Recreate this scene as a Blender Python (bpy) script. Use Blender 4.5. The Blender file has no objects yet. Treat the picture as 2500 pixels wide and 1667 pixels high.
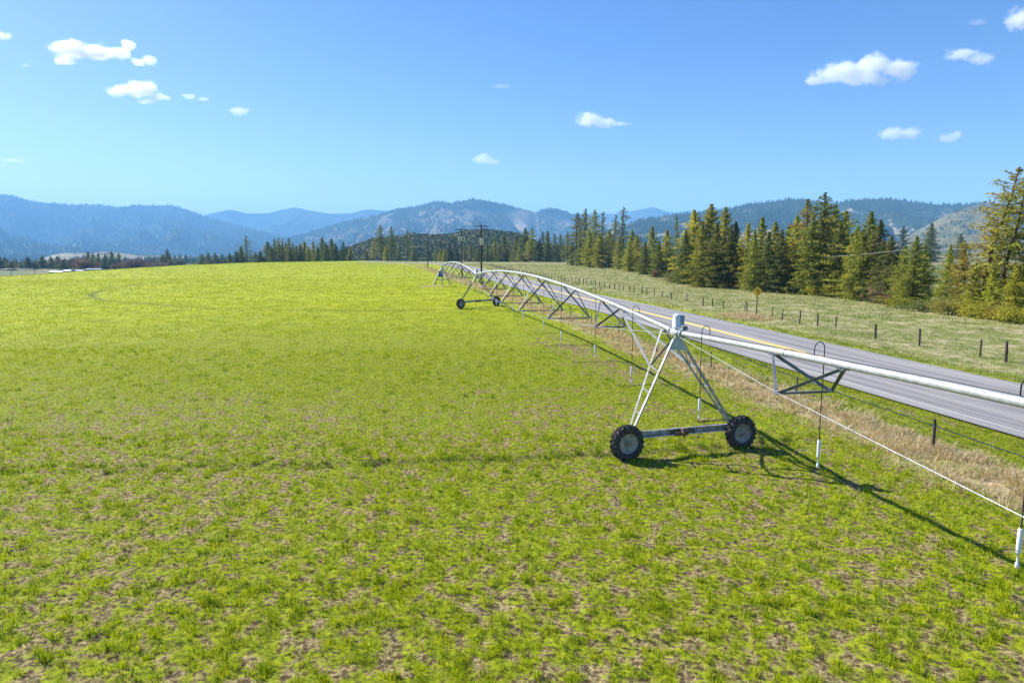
import bpy, math, random
import numpy as np
from mathutils import Vector, Matrix
R = math.radians
C = bpy.context.scene.collection
SC = bpy.context.scene
random.seed(4); rng = np.random.default_rng(11)

# ---------------------------------------------------------------- camera, sky, sun, exposure
HAZE = 0.00012
H = 6.5; F = 1667.0; PITCH = math.atan((833.5 - 612) / F)
cam = bpy.data.cameras.new('camera'); cam.sensor_width = 36; cam.lens = 24.0
cam.clip_start = 0.1; cam.clip_end = 80000
co = bpy.data.objects.new('camera', cam); C.objects.link(co)
co.location = (0, 0, H); co.rotation_euler = (R(90) - PITCH, 0, 0); SC.camera = co
SUNV = Vector((-1.1, 0.8, 1.0)).normalized()          # towards the sun
SUN_EL = math.asin(SUNV.z); SUN_AZ = math.atan2(SUNV.x, SUNV.y)
W = bpy.data.worlds.new('World'); SC.world = W; W.use_nodes = True
wn = W.node_tree.nodes; wl = W.node_tree.links
bg = wn['Background']
sky = wn.new('ShaderNodeTexSky'); sky.sky_type = 'NISHITA'; sky.sun_disc = False
sky.sun_elevation = SUN_EL; sky.sun_rotation = SUN_AZ
sky.air_density = 1.0; sky.dust_density = 0.35; sky.ozone_density = 3.5; sky.altitude = 300
hs = wn.new('ShaderNodeHueSaturation'); hs.inputs['Saturation'].default_value = 1.24
hs.inputs['Hue'].default_value = 0.515
wl.new(sky.outputs[0], hs.inputs['Color']); wl.new(hs.outputs[0], bg.inputs['Color'])
bg.inputs['Strength'].default_value = 0.077
sun = bpy.data.lights.new('sun', 'SUN'); sun.energy = 5.0; sun.angle = R(0.53); sun.color = (1, 0.96, 0.88)
so = bpy.data.objects.new('sun', sun); C.objects.link(so)
so.rotation_euler = SUNV.to_track_quat('Z', 'Y').to_euler()
SC.view_settings.view_transform = 'Standard'; SC.view_settings.look = 'None'
SC.view_settings.exposure = 1.10; SC.view_settings.gamma = 1
SC.cycles.max_bounces = 12; SC.cycles.diffuse_bounces = 2; SC.cycles.volume_bounces = 12
SC.cycles.transparent_max_bounces = 8; SC.cycles.transmission_bounces = 3
SC.cycles.volume_step_rate = 1.0; SC.cycles.volume_max_steps = 64
SC.cycles.use_denoising = True; SC.cycles.denoising_prefilter = 'ACCURATE'; SC.cycles.denoising_input_passes = 'RGB_ALBEDO_NORMAL'

# ---------------------------------------------------------------- where things stand
def ray(px, py):
    u = (px - 1250) / F; v = (833.5 - py) / F
    c, s = math.cos(PITCH), math.sin(PITCH)
    return (u, c + v * s, -s + v * c)
def G(px, py, z=0.0):
    d = ray(px, py); t = (z - H) / d[2]
    return (d[0] * t, d[1] * t)
def D(px, py, y):
    d = ray(px, py); t = y / d[1]
    return Vector((d[0] * t, y, H + d[2] * t))

# ---------------------------------------------------------------- noise
_perm = rng.permutation(4096); _grad = rng.uniform(0, 2 * np.pi, 4096)
def perlin(x, y):
    x = np.asarray(x, float); y = np.asarray(y, float)
    xi = np.floor(x).astype(np.int64); yi = np.floor(y).astype(np.int64)
    xf = x - xi; yf = y - yi
    def g(ix, iy, dx, dy):
        h = _grad[_perm[(_perm[ix & 4095] + iy) & 4095]]
        return np.cos(h) * dx + np.sin(h) * dy
    u = xf * xf * xf * (xf * (xf * 6 - 15) + 10); v = yf * yf * yf * (yf * (yf * 6 - 15) + 10)
    a = g(xi, yi, xf, yf) * (1 - u) + g(xi + 1, yi, xf - 1, yf) * u
    b = g(xi, yi + 1, xf, yf - 1) * (1 - u) + g(xi + 1, yi + 1, xf - 1, yf - 1) * u
    return (a * (1 - v) + b * v) * 1.5
def fbm(x, y, o=4, gain=.5):
    s = 0; a = 1; t = 0
    for i in range(o):
        s = s + a * perlin(x * 2 ** i + 17.3 * i, y * 2 ** i - 9.1 * i); t += a; a *= gain
    return s / t
def ridged(x, y, o=5):
    s = 0; a = 1; t = 0
    for i in range(o):
        s = s + a * (1 - np.abs(perlin(x * 2 ** i + 7.7 * i, y * 2 ** i + 3.1 * i)) * 2); t += a; a *= .5
    return s / t
def sst(a, b, x):
    t = np.clip((x - a) / (b - a), 0, 1); return t * t * (3 - 2 * t)

# ---------------------------------------------------------------- ground plan
CEN = [(-60, 40), (0, 27), (24, 22), (33, 20.3), (45, 18.2), (57, 16.3), (70, 14.2), (94, 9.6), (122, 4.5), (155, -.8),
       (200, -8.0), (250, -15), (300, -24), (340, -38), (370, -60), (390, -90)]
CY = np.array([c[0] for c in CEN], float); CX = np.array([c[1] for c in CEN], float)
FEN = [(-60, 30), (0, 17.6), (22, 13.6), (37, 10.8), (43, 9.2), (58, 6.75), (72, 4.1), (111, -2.7), (139, -8.4), (162, -12.8), (200, -20.5),
       (271, -35), (330, -52), (370, -72), (400, -105)]
FY = np.array([c[0] for c in FEN], float); FX = np.array([c[1] for c in FEN], float)
def rx(y): return np.interp(y, CY, CX)
def fx(y): return np.interp(y, FY, FX)
BROW = [(-60, 120), (-45, 135), ((0 - 1250) / F, None)]
_bp = [(0, 680), (120, 671), (250, 662), (430, 650), (640, 641), (900, 637), (1040, 638), (1180, 639), (1400, 641), (1500, 651), (1600, 670),
       (1700, 692), (1800, 702), (1900, 717), (2100, 737), (2250, 757), (2500, 788)]
_ba = []; _bd = []
for px, py in _bp:
    g_ = G(px, py); _ba.append(math.atan2(g_[0], g_[1])); _bd.append(math.hypot(*g_))
_ba = np.array([-3.2, -1.2] + _ba + [1.2, 3.2]); _bd = np.array([150, 140] + _bd + [55, 60])
LAKE_Z = -46.0
def ground_z(x, y):
    x = np.asarray(x, float); y = np.asarray(y, float)
    r = np.hypot(x, y); a = np.arctan2(x, y)
    db = np.interp(a, _ba, _bd); d = r - db
    left = sst(0.02, -0.16, a)
    z = -11 * sst(0, 240, d) * left - 35.5 * sst(900, 3000, r) * left
    z = z - (1 - left) * (2.2 * sst(0, 35, d) * (1 - sst(60, 380, d)) + 3 * sst(900, 2500, r))
    z = z + 0.25 * fbm(x / 30, y / 30, 2) * sst(12, 60, r) * (1 - sst(300, 600, r))
    z = z + 1.5 * fbm(x / 160, y / 160, 2) * sst(40, 400, d) * (1 - left)
    # the pasture is lumpier, the field smoother
    past = sst(rx(y) + 5, rx(y) + 9, x) * (y < 420)
    z = z + (0.075 * fbm(x / .55, y / .55, 3) + past * .10 * fbm(x / 2.2, y / 2.2, 3)) * (1 - sst(90, 160, r))
    roadw = 1 - sst(4.8, 7.0, np.abs(x - rx(y)))
    near = (y < 395)
    z = np.where(near, z * (1 - roadw * .9) + roadw * -0.0, z)
    z = z + 0.10 * np.exp(-((x - fx(y)) / 1.3) ** 2) * near * (1 - sst(300, 400, r))
    rut = rutmask(x, y)
    return z - .09 * rut
PIVC = (-15.0, 129.5)
def rutmask(x, y):
    q = np.hypot(x - PIVC[0] + .8, y - PIVC[1] - .3)
    lim = sst(0, -2, x - fx(y) + 3) * np.where(y < 60, .12 + .88 * sst(-12, -3, x), .75 + .4 * perlin(x / 9, y / 9))
    wob = .1 * perlin(x / 3, y / 3)
    a = np.exp(-((q - 110 + wob) / .15) ** 2) + .9 * np.exp(-((q - 54.6 + wob) / .50) ** 2)
    return a * lim
def lush(x, y):
    r = np.hypot(x, y)
    m = .75 * fbm(x / .36, y / .36, 3) + .22 * fbm(x / 2.2 + 5, y / 2.2, 3) + .22 * fbm(x / 14 + 9, y / 14, 2)
    m = m + .34 * sst(16, 70, r) + .09 - .08 * np.exp(-((x + 14) / 14) ** 2 - ((y - 33) / 11) ** 2)
    m = m - .30 * np.exp(-((x - fx(y) + 5) / 2.2) ** 2) * sst(30, 40, y) * sst(75, 55, y)
    return m

# ---------------------------------------------------------------- object helpers
def tag(o, label=None, cat=None, group=None, kind=None):
    if label: o['label'] = label
    if cat: o['category'] = cat
    if group: o['group'] = group
    if kind: o['kind'] = kind
    return o
def link(name, me, mat=None, parent=None):
    o = bpy.data.objects.new(name, me); C.objects.link(o)
    if mat is not None:
        for m in (mat if isinstance(mat, (list, tuple)) else [mat]): me.materials.append(m)
    if parent is not None: o.parent = parent
    return o
def empty(name, loc, rz=0):
    o = bpy.data.objects.new(name, None); C.objects.link(o); o.location = loc; o.rotation_euler = (0, 0, rz)
    o.empty_display_size = .3
    return o
def npmesh(name, V, F3=None, F4=None, smooth=False, attrs=None):
    V = np.asarray(V, np.float32).reshape(-1, 3)
    me = bpy.data.meshes.new(name)
    n3 = 0 if F3 is None else len(F3); n4 = 0 if F4 is None else len(F4)
    me.vertices.add(len(V)); me.vertices.foreach_set('co', V.ravel())
    li = []
    if n3: li.append(np.asarray(F3, np.int32).ravel())
    if n4: li.append(np.asarray(F4, np.int32).ravel())
    li = np.concatenate(li)
    me.loops.add(len(li)); me.loops.foreach_set('vertex_index', li)
    me.polygons.add(n3 + n4)
    st = np.concatenate([np.arange(n3) * 3, n3 * 3 + np.arange(n4) * 4]).astype(np.int32)
    me.polygons.foreach_set('loop_start', st)
    if smooth: me.polygons.foreach_set('use_smooth', np.ones(n3 + n4, bool))
    me.update(calc_edges=True)
    for k, v in (attrs or {}).items():
        v = np.asarray(v, np.float32)
        if v.ndim == 2:
            a = me.attributes.new(k, 'FLOAT_COLOR', 'POINT')
            if v.shape[1] == 3: v = np.hstack([v, np.ones((len(v), 1), np.float32)])
            a.data.foreach_set('color', v.astype(np.float32).ravel())
        else:
            a = me.attributes.new(k, 'FLOAT', 'POINT'); a.data.foreach_set('value', v)
    return me
class MB:
    """collects boxes, bars, tubes and lathes for ONE mesh"""
    def __init__(s): s.v = []; s.f = []; s.sm = []
    def add(s, vs, fs, smooth=False):
        n = len(s.v); s.v += [tuple(v) for v in vs]; s.f += [tuple(i + n for i in f) for f in fs]; s.sm += [smooth] * len(fs)
    def box(s, c, size, rot=None, taper=1.0):
        c = Vector(c); h = Vector(size) / 2; M = rot or Matrix.Identity(3)
        vs = []
        for z in (-1, 1):
            k = taper if z > 0 else 1
            for x, y in ((-1, -1), (1, -1), (1, 1), (-1, 1)): vs.append(c + M @ Vector((x * h.x * k, y * h.y * k, z * h.z)))
        s.add(vs, [(0, 3, 2, 1), (4, 5, 6, 7), (0, 1, 5, 4), (1, 2, 6, 5), (2, 3, 7, 6), (3, 0, 4, 7)])
    def bar(s, a, b, w, h=None, up=(0, 0, 1)):
        a = Vector(a); b = Vector(b); d = b - a; L = d.length; z = d / L
        x = z.cross(Vector(up))
        if x.length < 1e-3: x = z.cross(Vector((1, 0, 0)))
        x.normalize(); y = x.cross(z)
        s.box((a + b) / 2, (w, h or w, L), Matrix((x, y, z)).transposed())
    def angle(s, a, b, w, t=.006, up=(0, 0, 1)):     # an L-section of steel
        a = Vector(a); b = Vector(b); z = (b - a).normalized(); x = z.cross(Vector(up)); x.normalize(); y = x.cross(z)
        s.bar(a, b, w, t, up); o = -x * (w / 2 - t / 2) - y * (w / 2 + t / 2)
        s.bar(a + o, b + o, t, w, up)
    def tube(s, pts, r, n=8, cap=True, smooth=True):
        pts = [Vector(p) for p in pts]; rs = r if isinstance(r, (list, tuple)) else [r] * len(pts)
        vs = []; fs = []; px = None
        for i, p in enumerate(pts):
            d = (pts[min(i + 1, len(pts) - 1)] - pts[max(i - 1, 0)]).normalized()
            if px is None: px = d.cross(Vector((0, 0, 1)) if abs(d.z) < .9 else Vector((1, 0, 0)))
            px = (px - d * px.dot(d)); px.normalize(); py = d.cross(px)
            for k in range(n):
                t = 2 * math.pi * k / n; vs.append(p + (px * math.cos(t) + py * math.sin(t)) * rs[i])
        for i in range(len(pts) - 1):
            for k in range(n):
                k2 = (k + 1) % n; fs.append((i * n + k, i * n + k2, (i + 1) * n + k2, (i + 1) * n + k))
        s.add(vs, fs, smooth)
        if cap:
            m = (len(pts) - 1) * n
            s.add([vs[k] for k in range(n)], [tuple(range(n))[::-1]]); s.add([vs[m + k] for k in range(n)], [tuple(range(n))])
    def lathe(s, prof, c, axis, n=24, smooth=True):
        """prof: (radius, along) pairs round the axis through c"""
        c = Vector(c); z = Vector(axis).normalized(); x = z.cross(Vector((0, 0, 1)) if abs(z.z) < .9 else Vector((1, 0, 0))); x.normalize(); y = z.cross(x)
        vs = []; fs = []
        for (r, h) in prof:
            for k in range(n):
                t = 2 * math.pi * k / n; vs.append(c + z * h + (x * math.cos(t) + y * math.sin(t)) * r)
        for i in range(len(prof) - 1):
            for k in range(n):
                k2 = (k + 1) % n; fs.append((i * n + k, i * n + k2, (i + 1) * n + k2, (i + 1) * n + k))
        s.add(vs, fs, smooth)
    def build(s, name, mat, parent=None, origin=(0, 0, 0)):
        me = bpy.data.meshes.new(name); o = Vector(origin)
        me.from_pydata([tuple(Vector(v) - o) for v in s.v], [], s.f)
        me.polygons.foreach_set('use_smooth', s.sm); me.update()
        return link(name, me, mat, parent)

# ---------------------------------------------------------------- materials
class NT:
    def __init__(s, name):
        s.m = bpy.data.materials.new(name); s.m.use_nodes = True; s.t = s.m.node_tree; s.n = s.t.nodes; s.l = s.t.links
        s.b = s.n['Principled BSDF']; s.out = s.n['Material Output']
    def lk(s, a, b):
        if isinstance(a, (int, float)): b.default_value = a
        elif isinstance(a, tuple): b.default_value = a if len(a) == 4 else (*a, 1)
        else: s.l.new(a, b)
    def coord(s, which='Object', scale=(1, 1, 1)):
        t = s.n.new('ShaderNodeTexCoord'); m = s.n.new('ShaderNodeMapping'); m.inputs['Scale'].default_value = scale
        s.l.new(t.outputs[which], m.inputs[0]); return m.outputs[0]
    def noise(s, vec, scale, detail=4, rough=.55, dist=0):
        t = s.n.new('ShaderNodeTexNoise'); t.inputs['Scale'].default_value = scale; t.inputs['Detail'].default_value = detail
        t.inputs['Roughness'].default_value = rough; t.inputs['Distortion'].default_value = dist
        if vec is not None: s.l.new(vec, t.inputs['Vector'])
        return t.outputs[0]
    def ramp(s, f, a, b, lo=0., hi=1.):
        t = s.n.new('ShaderNodeMapRange'); t.interpolation_type = 'SMOOTHSTEP'
        s.lk(f, t.inputs[0]); t.inputs[1].default_value = a; t.inputs[2].default_value = b; t.inputs[3].default_value = lo; t.inputs[4].default_value = hi
        return t.outputs[0]
    def mix(s, f, a, b, mode='MIX'):
        t = s.n.new('ShaderNodeMix'); t.data_type = 'RGBA'; t.blend_type = mode
        s.lk(f, t.inputs[0]); s.lk(a, t.inputs[6]); s.lk(b, t.inputs[7]); return t.outputs[2]
    def math(s, op, a, b=0.):
        t = s.n.new('ShaderNodeMath'); t.operation = op; s.lk(a, t.inputs[0]); s.lk(b, t.inputs[1]); return t.outputs[0]
    def attr(s, name, col=False):
        t = s.n.new('ShaderNodeAttribute'); t.attribute_name = name; return t.outputs['Color' if col else 'Fac']
    def bump(s, h, strength=.3, dist=.02):
        t = s.n.new('ShaderNodeBump'); t.inputs['Strength'].default_value = strength; t.inputs['Distance'].default_value = dist
        s.l.new(h, t.inputs['Height']); s.l.new(t.outputs[0], s.b.inputs['Normal'])
    def fin(s, col, rough=.8, metal=0., spec=.3):
        s.lk(col, s.b.inputs['Base Color']); s.lk(rough, s.b.inputs['Roughness']); s.lk(metal, s.b.inputs['Metallic'])
        s.b.inputs['Specular IOR Level'].default_value = spec; return s.m
def simple(name, a, b=None, scale=4, rough=.7, metal=0, spec=.3, bump=0, stretch=(1, 1, 1), detail=5):
    t = NT(name); b = b or tuple(c * .7 for c in a); v = t.coord('Object', stretch); n = t.noise(v, scale, detail)
    col = t.mix(t.ramp(n, .35, .68), b, a)
    if bump: t.bump(n, bump, .01)
    return t.fin(col, rough, metal, spec)
def leafmat(name, trans=.45, use_obj=True, spec=.12, rough=.7):
    """foliage: colour of the blade or tree times a per-leaf tint, partly translucent"""
    t = NT(name)
    tint = t.attr('tint', True)
    if use_obj:
        oi = t.n.new('ShaderNodeObjectInfo'); col = t.mix(1.0, oi.outputs['Color'], tint, 'MULTIPLY')
    else: col = tint
    t.fin(col, rough, 0, spec)
    tr = t.n.new('ShaderNodeBsdfTranslucent'); t.l.new(t.mix(1.0, col, (1.15, 1.1, .6), 'MULTIPLY'), tr.inputs[0])
    ms = t.n.new('ShaderNodeMixShader'); ms.inputs[0].default_value = trans
    t.l.new(t.b.outputs[0], ms.inputs[1]); t.l.new(tr.outputs[0], ms.inputs[2]); t.l.new(ms.outputs[0], t.out.inputs[0])
    return t.m
M_galv = simple('galvanised steel', (.48, .50, .52), (.32, .34, .37), 9, .42, .35, .5)
M_pipe = NT('galvanised pipe')
_v = M_pipe.coord('Object'); _n = M_pipe.noise(_v, 7, 6); _n2 = M_pipe.noise(M_pipe.coord('Object', (1, 1, 5)), 2.5, 4)
_c = M_pipe.mix(M_pipe.ramp(_n, .35, .7), (.34, .36, .385), (.50, .51, .53)); _c = M_pipe.mix(M_pipe.ramp(_n2, .58, .8, 0, .55), _c, (.28, .28, .27))
M_pipe = M_pipe.fin(_c, .45, .25, .5)
M_dark = simple('dark steel angle', (.20, .23, .26), (.12, .14, .16), 8, .55, .4, .4)
M_rust = simple('rusty steel', (.22, .14, .10), (.10, .07, .055), 12, .8, .1)
M_leg = simple('weathered leg steel', (.42, .44, .46), (.24, .23, .22), 5, .5, .4, .4)
M_white = simple('white housing', (.80, .82, .82), (.70, .72, .72), 6, .4, 0, .5)
M_tyre = simple('tyre rubber', (.10, .09, .078), (.035, .034, .034), 12, .85, 0, .2, .3)
M_rim = simple('dusty rim', (.42, .38, .31), (.24, .22, .19), 5, .6, .15, .3)
M_hose = simple('black hose', (.03, .03, .035), (.02, .02, .02), 10, .5)
M_wood = simple('weathered wood post', (.16, .12, .09), (.07, .055, .045), 9, .9, 0, .1, .6, (1, 1, .15))
M_pole = simple('creosoted pole', (.075, .058, .045), (.035, .028, .024), 7, .85, 0, .1, .5, (1, 1, .1))
M_signpost = simple('brown wooden sign post', (.27, .15, .09), (.17, .09, .055), 9, .85, 0, .1, .5, (1, 1, .2))
M_yellow = simple('yellow sign sheet', (.95, .56, .03), (.85, .48, .02), 3, .5)
M_black = simple('black sign legend', (.012, .012, .012), (.008, .008, .008), 3, .5)
M_blue = simple('blue control box paint', (.03, .13, .28), (.02, .10, .22), 5, .5)
M_grey = simple('pale grey transformer paint', (.50, .55, .56), (.40, .45, .47), 5, .5)
M_wire = simple('wire', (.35, .35, .35), (.25, .25, .25), 5, .5, .5)
M_cable = simple('bright wire', (.75, .75, .75), (.65, .65, .65), 5, .5, .2)
M_bark = simple('bark', (.11, .075, .055), (.045, .032, .026), 5, .95, 0, .1, .8, (1, 1, .3))
M_leaf = leafmat('needles', .48)
M_twig = leafmat('bare twigs', .10)
M_grassb = leafmat('grass blades', .30, False)

# ground
def ground_material():
    t = NT('ground'); P = t.coord('Object')
    fine = t.noise(P, 9, 5, .65); mid = t.noise(P, 1.6, 4, .6); big = t.noise(P, .16, 3, .55); vf = t.noise(P, 34, 3, .6)
    lu = t.attr('lush'); w_past = t.attr('pasture'); w_dry = t.attr('dry'); w_val = t.attr('valley'); w_rut = t.attr('rut'); far = t.attr('far')
    soil = t.mix(t.ramp(fine, .35, .65), (.060, .042, .020), (.22, .165, .075))
    straw = t.mix(t.ramp(vf, .4, .62), (.13, .10, .045), (.46, .37, .18))
    base = t.mix(t.ramp(fine, .42, .60), soil, straw)
    green = t.mix(t.ramp(fine, .3, .7), (.05, .07, .005), (.27, .31, .010))
    green_far = t.mix(t.ramp(big, .35, .65), (.27, .315, .003), (.33, .36, .004))
    green_far = t.mix(t.ramp(t.noise(P, .45, 6, .75), .36, .52, .85, 0), green_far, (.17, .19, .012))
    g = t.mix(far, green, green_far)
    k = t.math('ADD', lu, t.math('MULTIPLY', t.math('SUBTRACT', fine, .5), 1.1))
    k = t.math('ADD', k, t.math('MULTIPLY', far, .45))
    field = t.mix(t.ramp(k, -.18, .16), base, g)
    field = t.mix(t.math('MULTIPLY', w_rut, .95), field, (.045, .042, .02))
    pg = t.mix(t.ramp(fine, .3, .7), (.10, .12, .025), (.23, .24, .07))
    pt = t.mix(t.ramp(vf, .35, .65), (.27, .24, .12), (.42, .38, .22))
    kk = t.math('ADD', t.math('MULTIPLY', mid, .6), t.math('MULTIPLY', t.noise(P, .35, 5, .6), .6))
    past = t.mix(t.ramp(kk, .545, .70), pg, pt)
    dd = t.mix(t.ramp(t.math('ADD', t.math('MULTIPLY', fine, .5), t.math('MULTIPLY', mid, .5)), .4, .62), (.24, .185, .11), (.48, .37, .25))
    val = t.mix(t.ramp(t.noise(P, .006, 3, .5), .42, .55), (.10, .13, .045), (.24, .20, .11))
    val = t.mix(t.math('MAXIMUM', t.attr('woods'), t.ramp(t.noise(P, .0025, 3, .6), .45, .60)), val, (.03, .045, .02))
    c = t.mix(w_past, field, past); c = t.mix(w_dry, c, dd); c = t.mix(w_val, c, val)
    t.bump(t.math('ADD', fine, mid), .5, .05)
    return t.fin(c, .95, 0, .1)
def asphalt_material():
    t = NT('asphalt'); t_uv = t.n.new('ShaderNodeUVMap'); sp = t.n.new('ShaderNodeSeparateXYZ'); t.l.new(t_uv.outputs[0], sp.inputs[0])
    P = t.coord('Object'); n = t.noise(P, 60, 3, .7)
    mp = t.n.new('ShaderNodeMapping'); mp.inputs['Scale'].default_value = (1.4, .035, 1); t.l.new(t_uv.outputs[0], mp.inputs[0])
    s = t.noise(mp.outputs[0], 1.0, 4, .6)
    c = t.mix(t.ramp(n, .3, .7), (.22, .21, .20), (.36, .34, .33)); c = t.mix(t.ramp(s, .42, .60, 0, .75), c, (.145, .145, .155))
    c = t.mix(t.ramp(t.noise(P, .5, 4), .5, .75, 0, .35), c, (.31, .30, .30))
    t.bump(n, .3, .01); return t.fin(c, .9, 0, .2)
def paint_material(name, col, worn):
    t = NT(name); P = t.coord('Object'); c = t.mix(t.ramp(t.noise(P, 12, 4, .7), .45, .75, 0, .7), col, worn); return t.fin(c, .8, 0, .2)
def mountain_material(name, forest, forest2, tan, tan2, fs=1.0):
    t = NT(name); P = t.coord('Object'); op = t.attr('open')
    a = t.noise(P, .035 * fs, 5, .75); b = t.noise(P, .004 * fs, 5, .65); c0 = t.noise(P, .0012 * fs, 4, .6)
    f = t.mix(t.ramp(a, .42, .60), forest, forest2)
    g = t.mix(t.ramp(b, .35, .65), tan2, tan)
    k = t.math('ADD', op, t.math('MULTIPLY', t.math('SUBTRACT', b, .5), 1.3)); k = t.math('ADD', k, t.math('MULTIPLY', t.math('SUBTRACT', a, .5), 1.0))
    c = t.mix(t.ramp(k, .40, .62), f, g)
    t.bump(a, .9, 14 / fs); return t.fin(c, .95, 0, .05)

# ---------------------------------------------------------------- ground sheet
az = np.concatenate([np.linspace(-math.pi, -.86, 60, endpoint=False), np.linspace(-.86, .86, 500), np.linspace(.86, math.pi, 60, endpoint=False)[1:]])
rr = np.exp(np.linspace(math.log(1.5), math.log(15000), 760))
A, RR = np.meshgrid(az, rr); X = (RR * np.sin(A)).ravel(); Y = (RR * np.cos(A)).ravel()
Z = ground_z(X, Y); r_ = np.hypot(X, Y); a_ = np.arctan2(X, Y)
na, nr = len(az), len(rr)
ii, jj = np.meshgrid(np.arange(nr - 1), np.arange(na), indexing='ij'); j2 = (jj + 1) % na
Fq = np.stack([ii * na + jj, (ii + 1) * na + jj, (ii + 1) * na + j2, ii * na + j2], -1).reshape(-1, 4)[:, ::-1]
dbr = np.interp(a_, _ba, _bd); dd_ = r_ - dbr
inn = (Y < 395)
w_p = sst(4.0, 7.5, X - rx(Y)) * inn + (~inn) * (X > rx(395.))
wob = .9 * perlin(X / 2.5, Y / 2.5)
dl = X - fx(Y) + wob
w_d = .85 * sst(-2.1, -1.0, dl) * (1 - sst(.4, 1.3, dl)) * (Y < 420) * (.45 + .55 * sst(-.3, .2, fbm(X / 1.3, Y / 1.3, 3)))
w_d = np.clip(w_d + (np.hypot(X - PIVC[0], Y - PIVC[1] + 1) < 3.2) * .8, 0, 1) * .9
w_v = sst(8, 60, dd_) * np.where(a_ < .02, 1., .75)
att = dict(lush=np.clip(lush(X, Y), -1, 1), pasture=w_p, dry=w_d, valley=w_v, rut=rutmask(X, Y) * (r_ < 200), far=sst(28, 95, r_), woods=sst(800, 1100, r_) * (a_ < .15))
gm = npmesh('ground', np.stack([X, Y, Z], -1), None, Fq, True, att)
# close the middle under the camera
ground = link('ground', gm, ground_material()); tag(ground, kind='structure')
cap_n = na
cm = MB(); cm.add([(1.6 * math.sin(a), 1.6 * math.cos(a), float(ground_z(0, 2)) - .02) for a in az[::10]], [tuple(range(len(az[::10])))[::-1]])
cc = cm.build('ground_patch', gm.materials[0]); tag(cc, kind='structure')

# ---------------------------------------------------------------- road
def strip(name, off0, off1, dz, mat, y0=-60, y1=389, step=1.5):
    ys = np.arange(y0, y1, step); xs = rx(ys)
    ys2 = np.linspace(y0, y1, len(ys)); 
    # smooth the centre line
    k = np.ones(9) / 9; xp = np.convolve(np.pad(xs, 4, 'edge'), k, 'valid')
    dx = np.gradient(xp, ys); n = np.hypot(1, dx); nx = 1 / n; ny = -dx / n
    V = []; UV = []
    cols = max(2, int((off1 - off0) / 1.5) + 1)
    for i in range(len(ys)):
        for c in np.linspace(off0, off1, cols):
            V.append((xp[i] + nx[i] * c, ys[i] + ny[i] * c, dz)); UV.append((c, ys[i]))
    V = np.array(V); far = sst(300, 389, V[:, 1])
    gz = ground_z(V[:, 0], V[:, 1])
    ctr = ground_z(xp, ys); ctr = np.convolve(np.pad(ctr, 4, 'edge'), k, 'valid')
    V[:, 2] = np.repeat(ctr, cols) + dz
    fs = []
    for i in range(len(ys) - 1):
        for c in range(cols - 1):
            a = i * cols + c; fs.append((a, a + 1, a + cols + 1, a + cols))
    me = npmesh(name, V, None, np.array(fs), True)
    uv = me.uv_layers.new(name='UVMap'); UV = np.array(UV, np.float32); li = np.zeros(len(me.loops), np.int32)
    me.loops.foreach_get('vertex_index', li); uv.data.foreach_set('uv', UV[li].ravel())
    return link(name, me, mat)
tag(strip('road', -4.4, 4.4, .07, asphalt_material()), kind='structure')
my = paint_material('yellow road paint', (.95, .68, .14), (.75, .56, .18)); mw = paint_material('white road paint', (.52, .52, .50), (.30, .30, .29))
for a, b, m in ((-.24, -.06, my), (.06, .24, my), (-3.75, -3.65, mw), (3.65, 3.75, mw)):
    tag(strip('road_marking', a, b, .078, m), kind='structure')

# ---------------------------------------------------------------- grass (nobody could count it)
def blades(P, h, w, lean, ang, col, seg2=True):
    """curved tapering blades; P (n,3) base, h height, w width, lean horizontal reach, ang its direction"""
    n = len(P); dx = np.cos(ang); dy = np.sin(ang)
    t = ang + rng.uniform(-1.6, 1.6, n) + 1.57; wx = np.cos(t) * w / 2; wy = np.sin(t) * w / 2
    o = np.zeros(n)
    b0 = P + np.stack([-wx, -wy, o - .01], -1); b1 = P + np.stack([wx, wy, o - .01], -1)
    tip = P + np.stack([dx * lean, dy * lean, h], -1)
    if not seg2:
        V = np.stack([b0, b1, tip], 1).reshape(-1, 3); F3 = np.arange(3 * n).reshape(-1, 3)
        tint = np.repeat(col, 3, 0); tint[2::3] *= 1.15
        return V, F3, None, tint
    m = P + np.stack([dx * lean * .32, dy * lean * .32, h * .62], -1); q = .75
    m0 = m + np.stack([-wx * q, -wy * q, o], -1); m1 = m + np.stack([wx * q, wy * q, o], -1)
    V = np.stack([b0, b1, m1, m0, tip], 1).reshape(-1, 3); i = np.arange(n) * 5
    F4 = np.stack([i, i + 1, i + 2, i + 3], -1); F3 = np.stack([i + 3, i + 2, i + 4], -1)
    tint = np.repeat(col, 5, 0)
    return V, F3, F4, tint
def joinb(parts):
    V = []; F3 = []; F4 = []; T = []; n = 0
    for v, a, b, t in parts:
        V.append(v); T.append(t)
        if a is not None: F3.append(a + n)
        if b is not None: F4.append(b + n)
        n += len(v)
    return np.concatenate(V), (np.concatenate(F3) if F3 else None), (np.concatenate(F4) if F4 else None), np.concatenate(T)
def pts_in_view(y0, y1, dens, side=.80):
    """random ground points between two distances, uniform per square metre"""
    area = side * (y1 ** 2 - y0 ** 2); n = int(area * dens)
    y = np.sqrt(rng.uniform(y0 ** 2, y1 ** 2, n)); x = rng.uniform(-side, side, n) * y
    return x, y
def zoneof(x, y):
    """0 field, 1 dry verge, 2 green strip, 3 road, 4 right verge/pasture"""
    d = x - fx(y) + .9 * perlin(x / 2.5, y / 2.5); dr = x - rx(y)
    z = np.zeros(len(x), int)
    z[d > -1.7] = 1; z[d > .8] = 2; z[dr > -4.5] = 3; z[dr > 4.5] = 4
    return z
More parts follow.
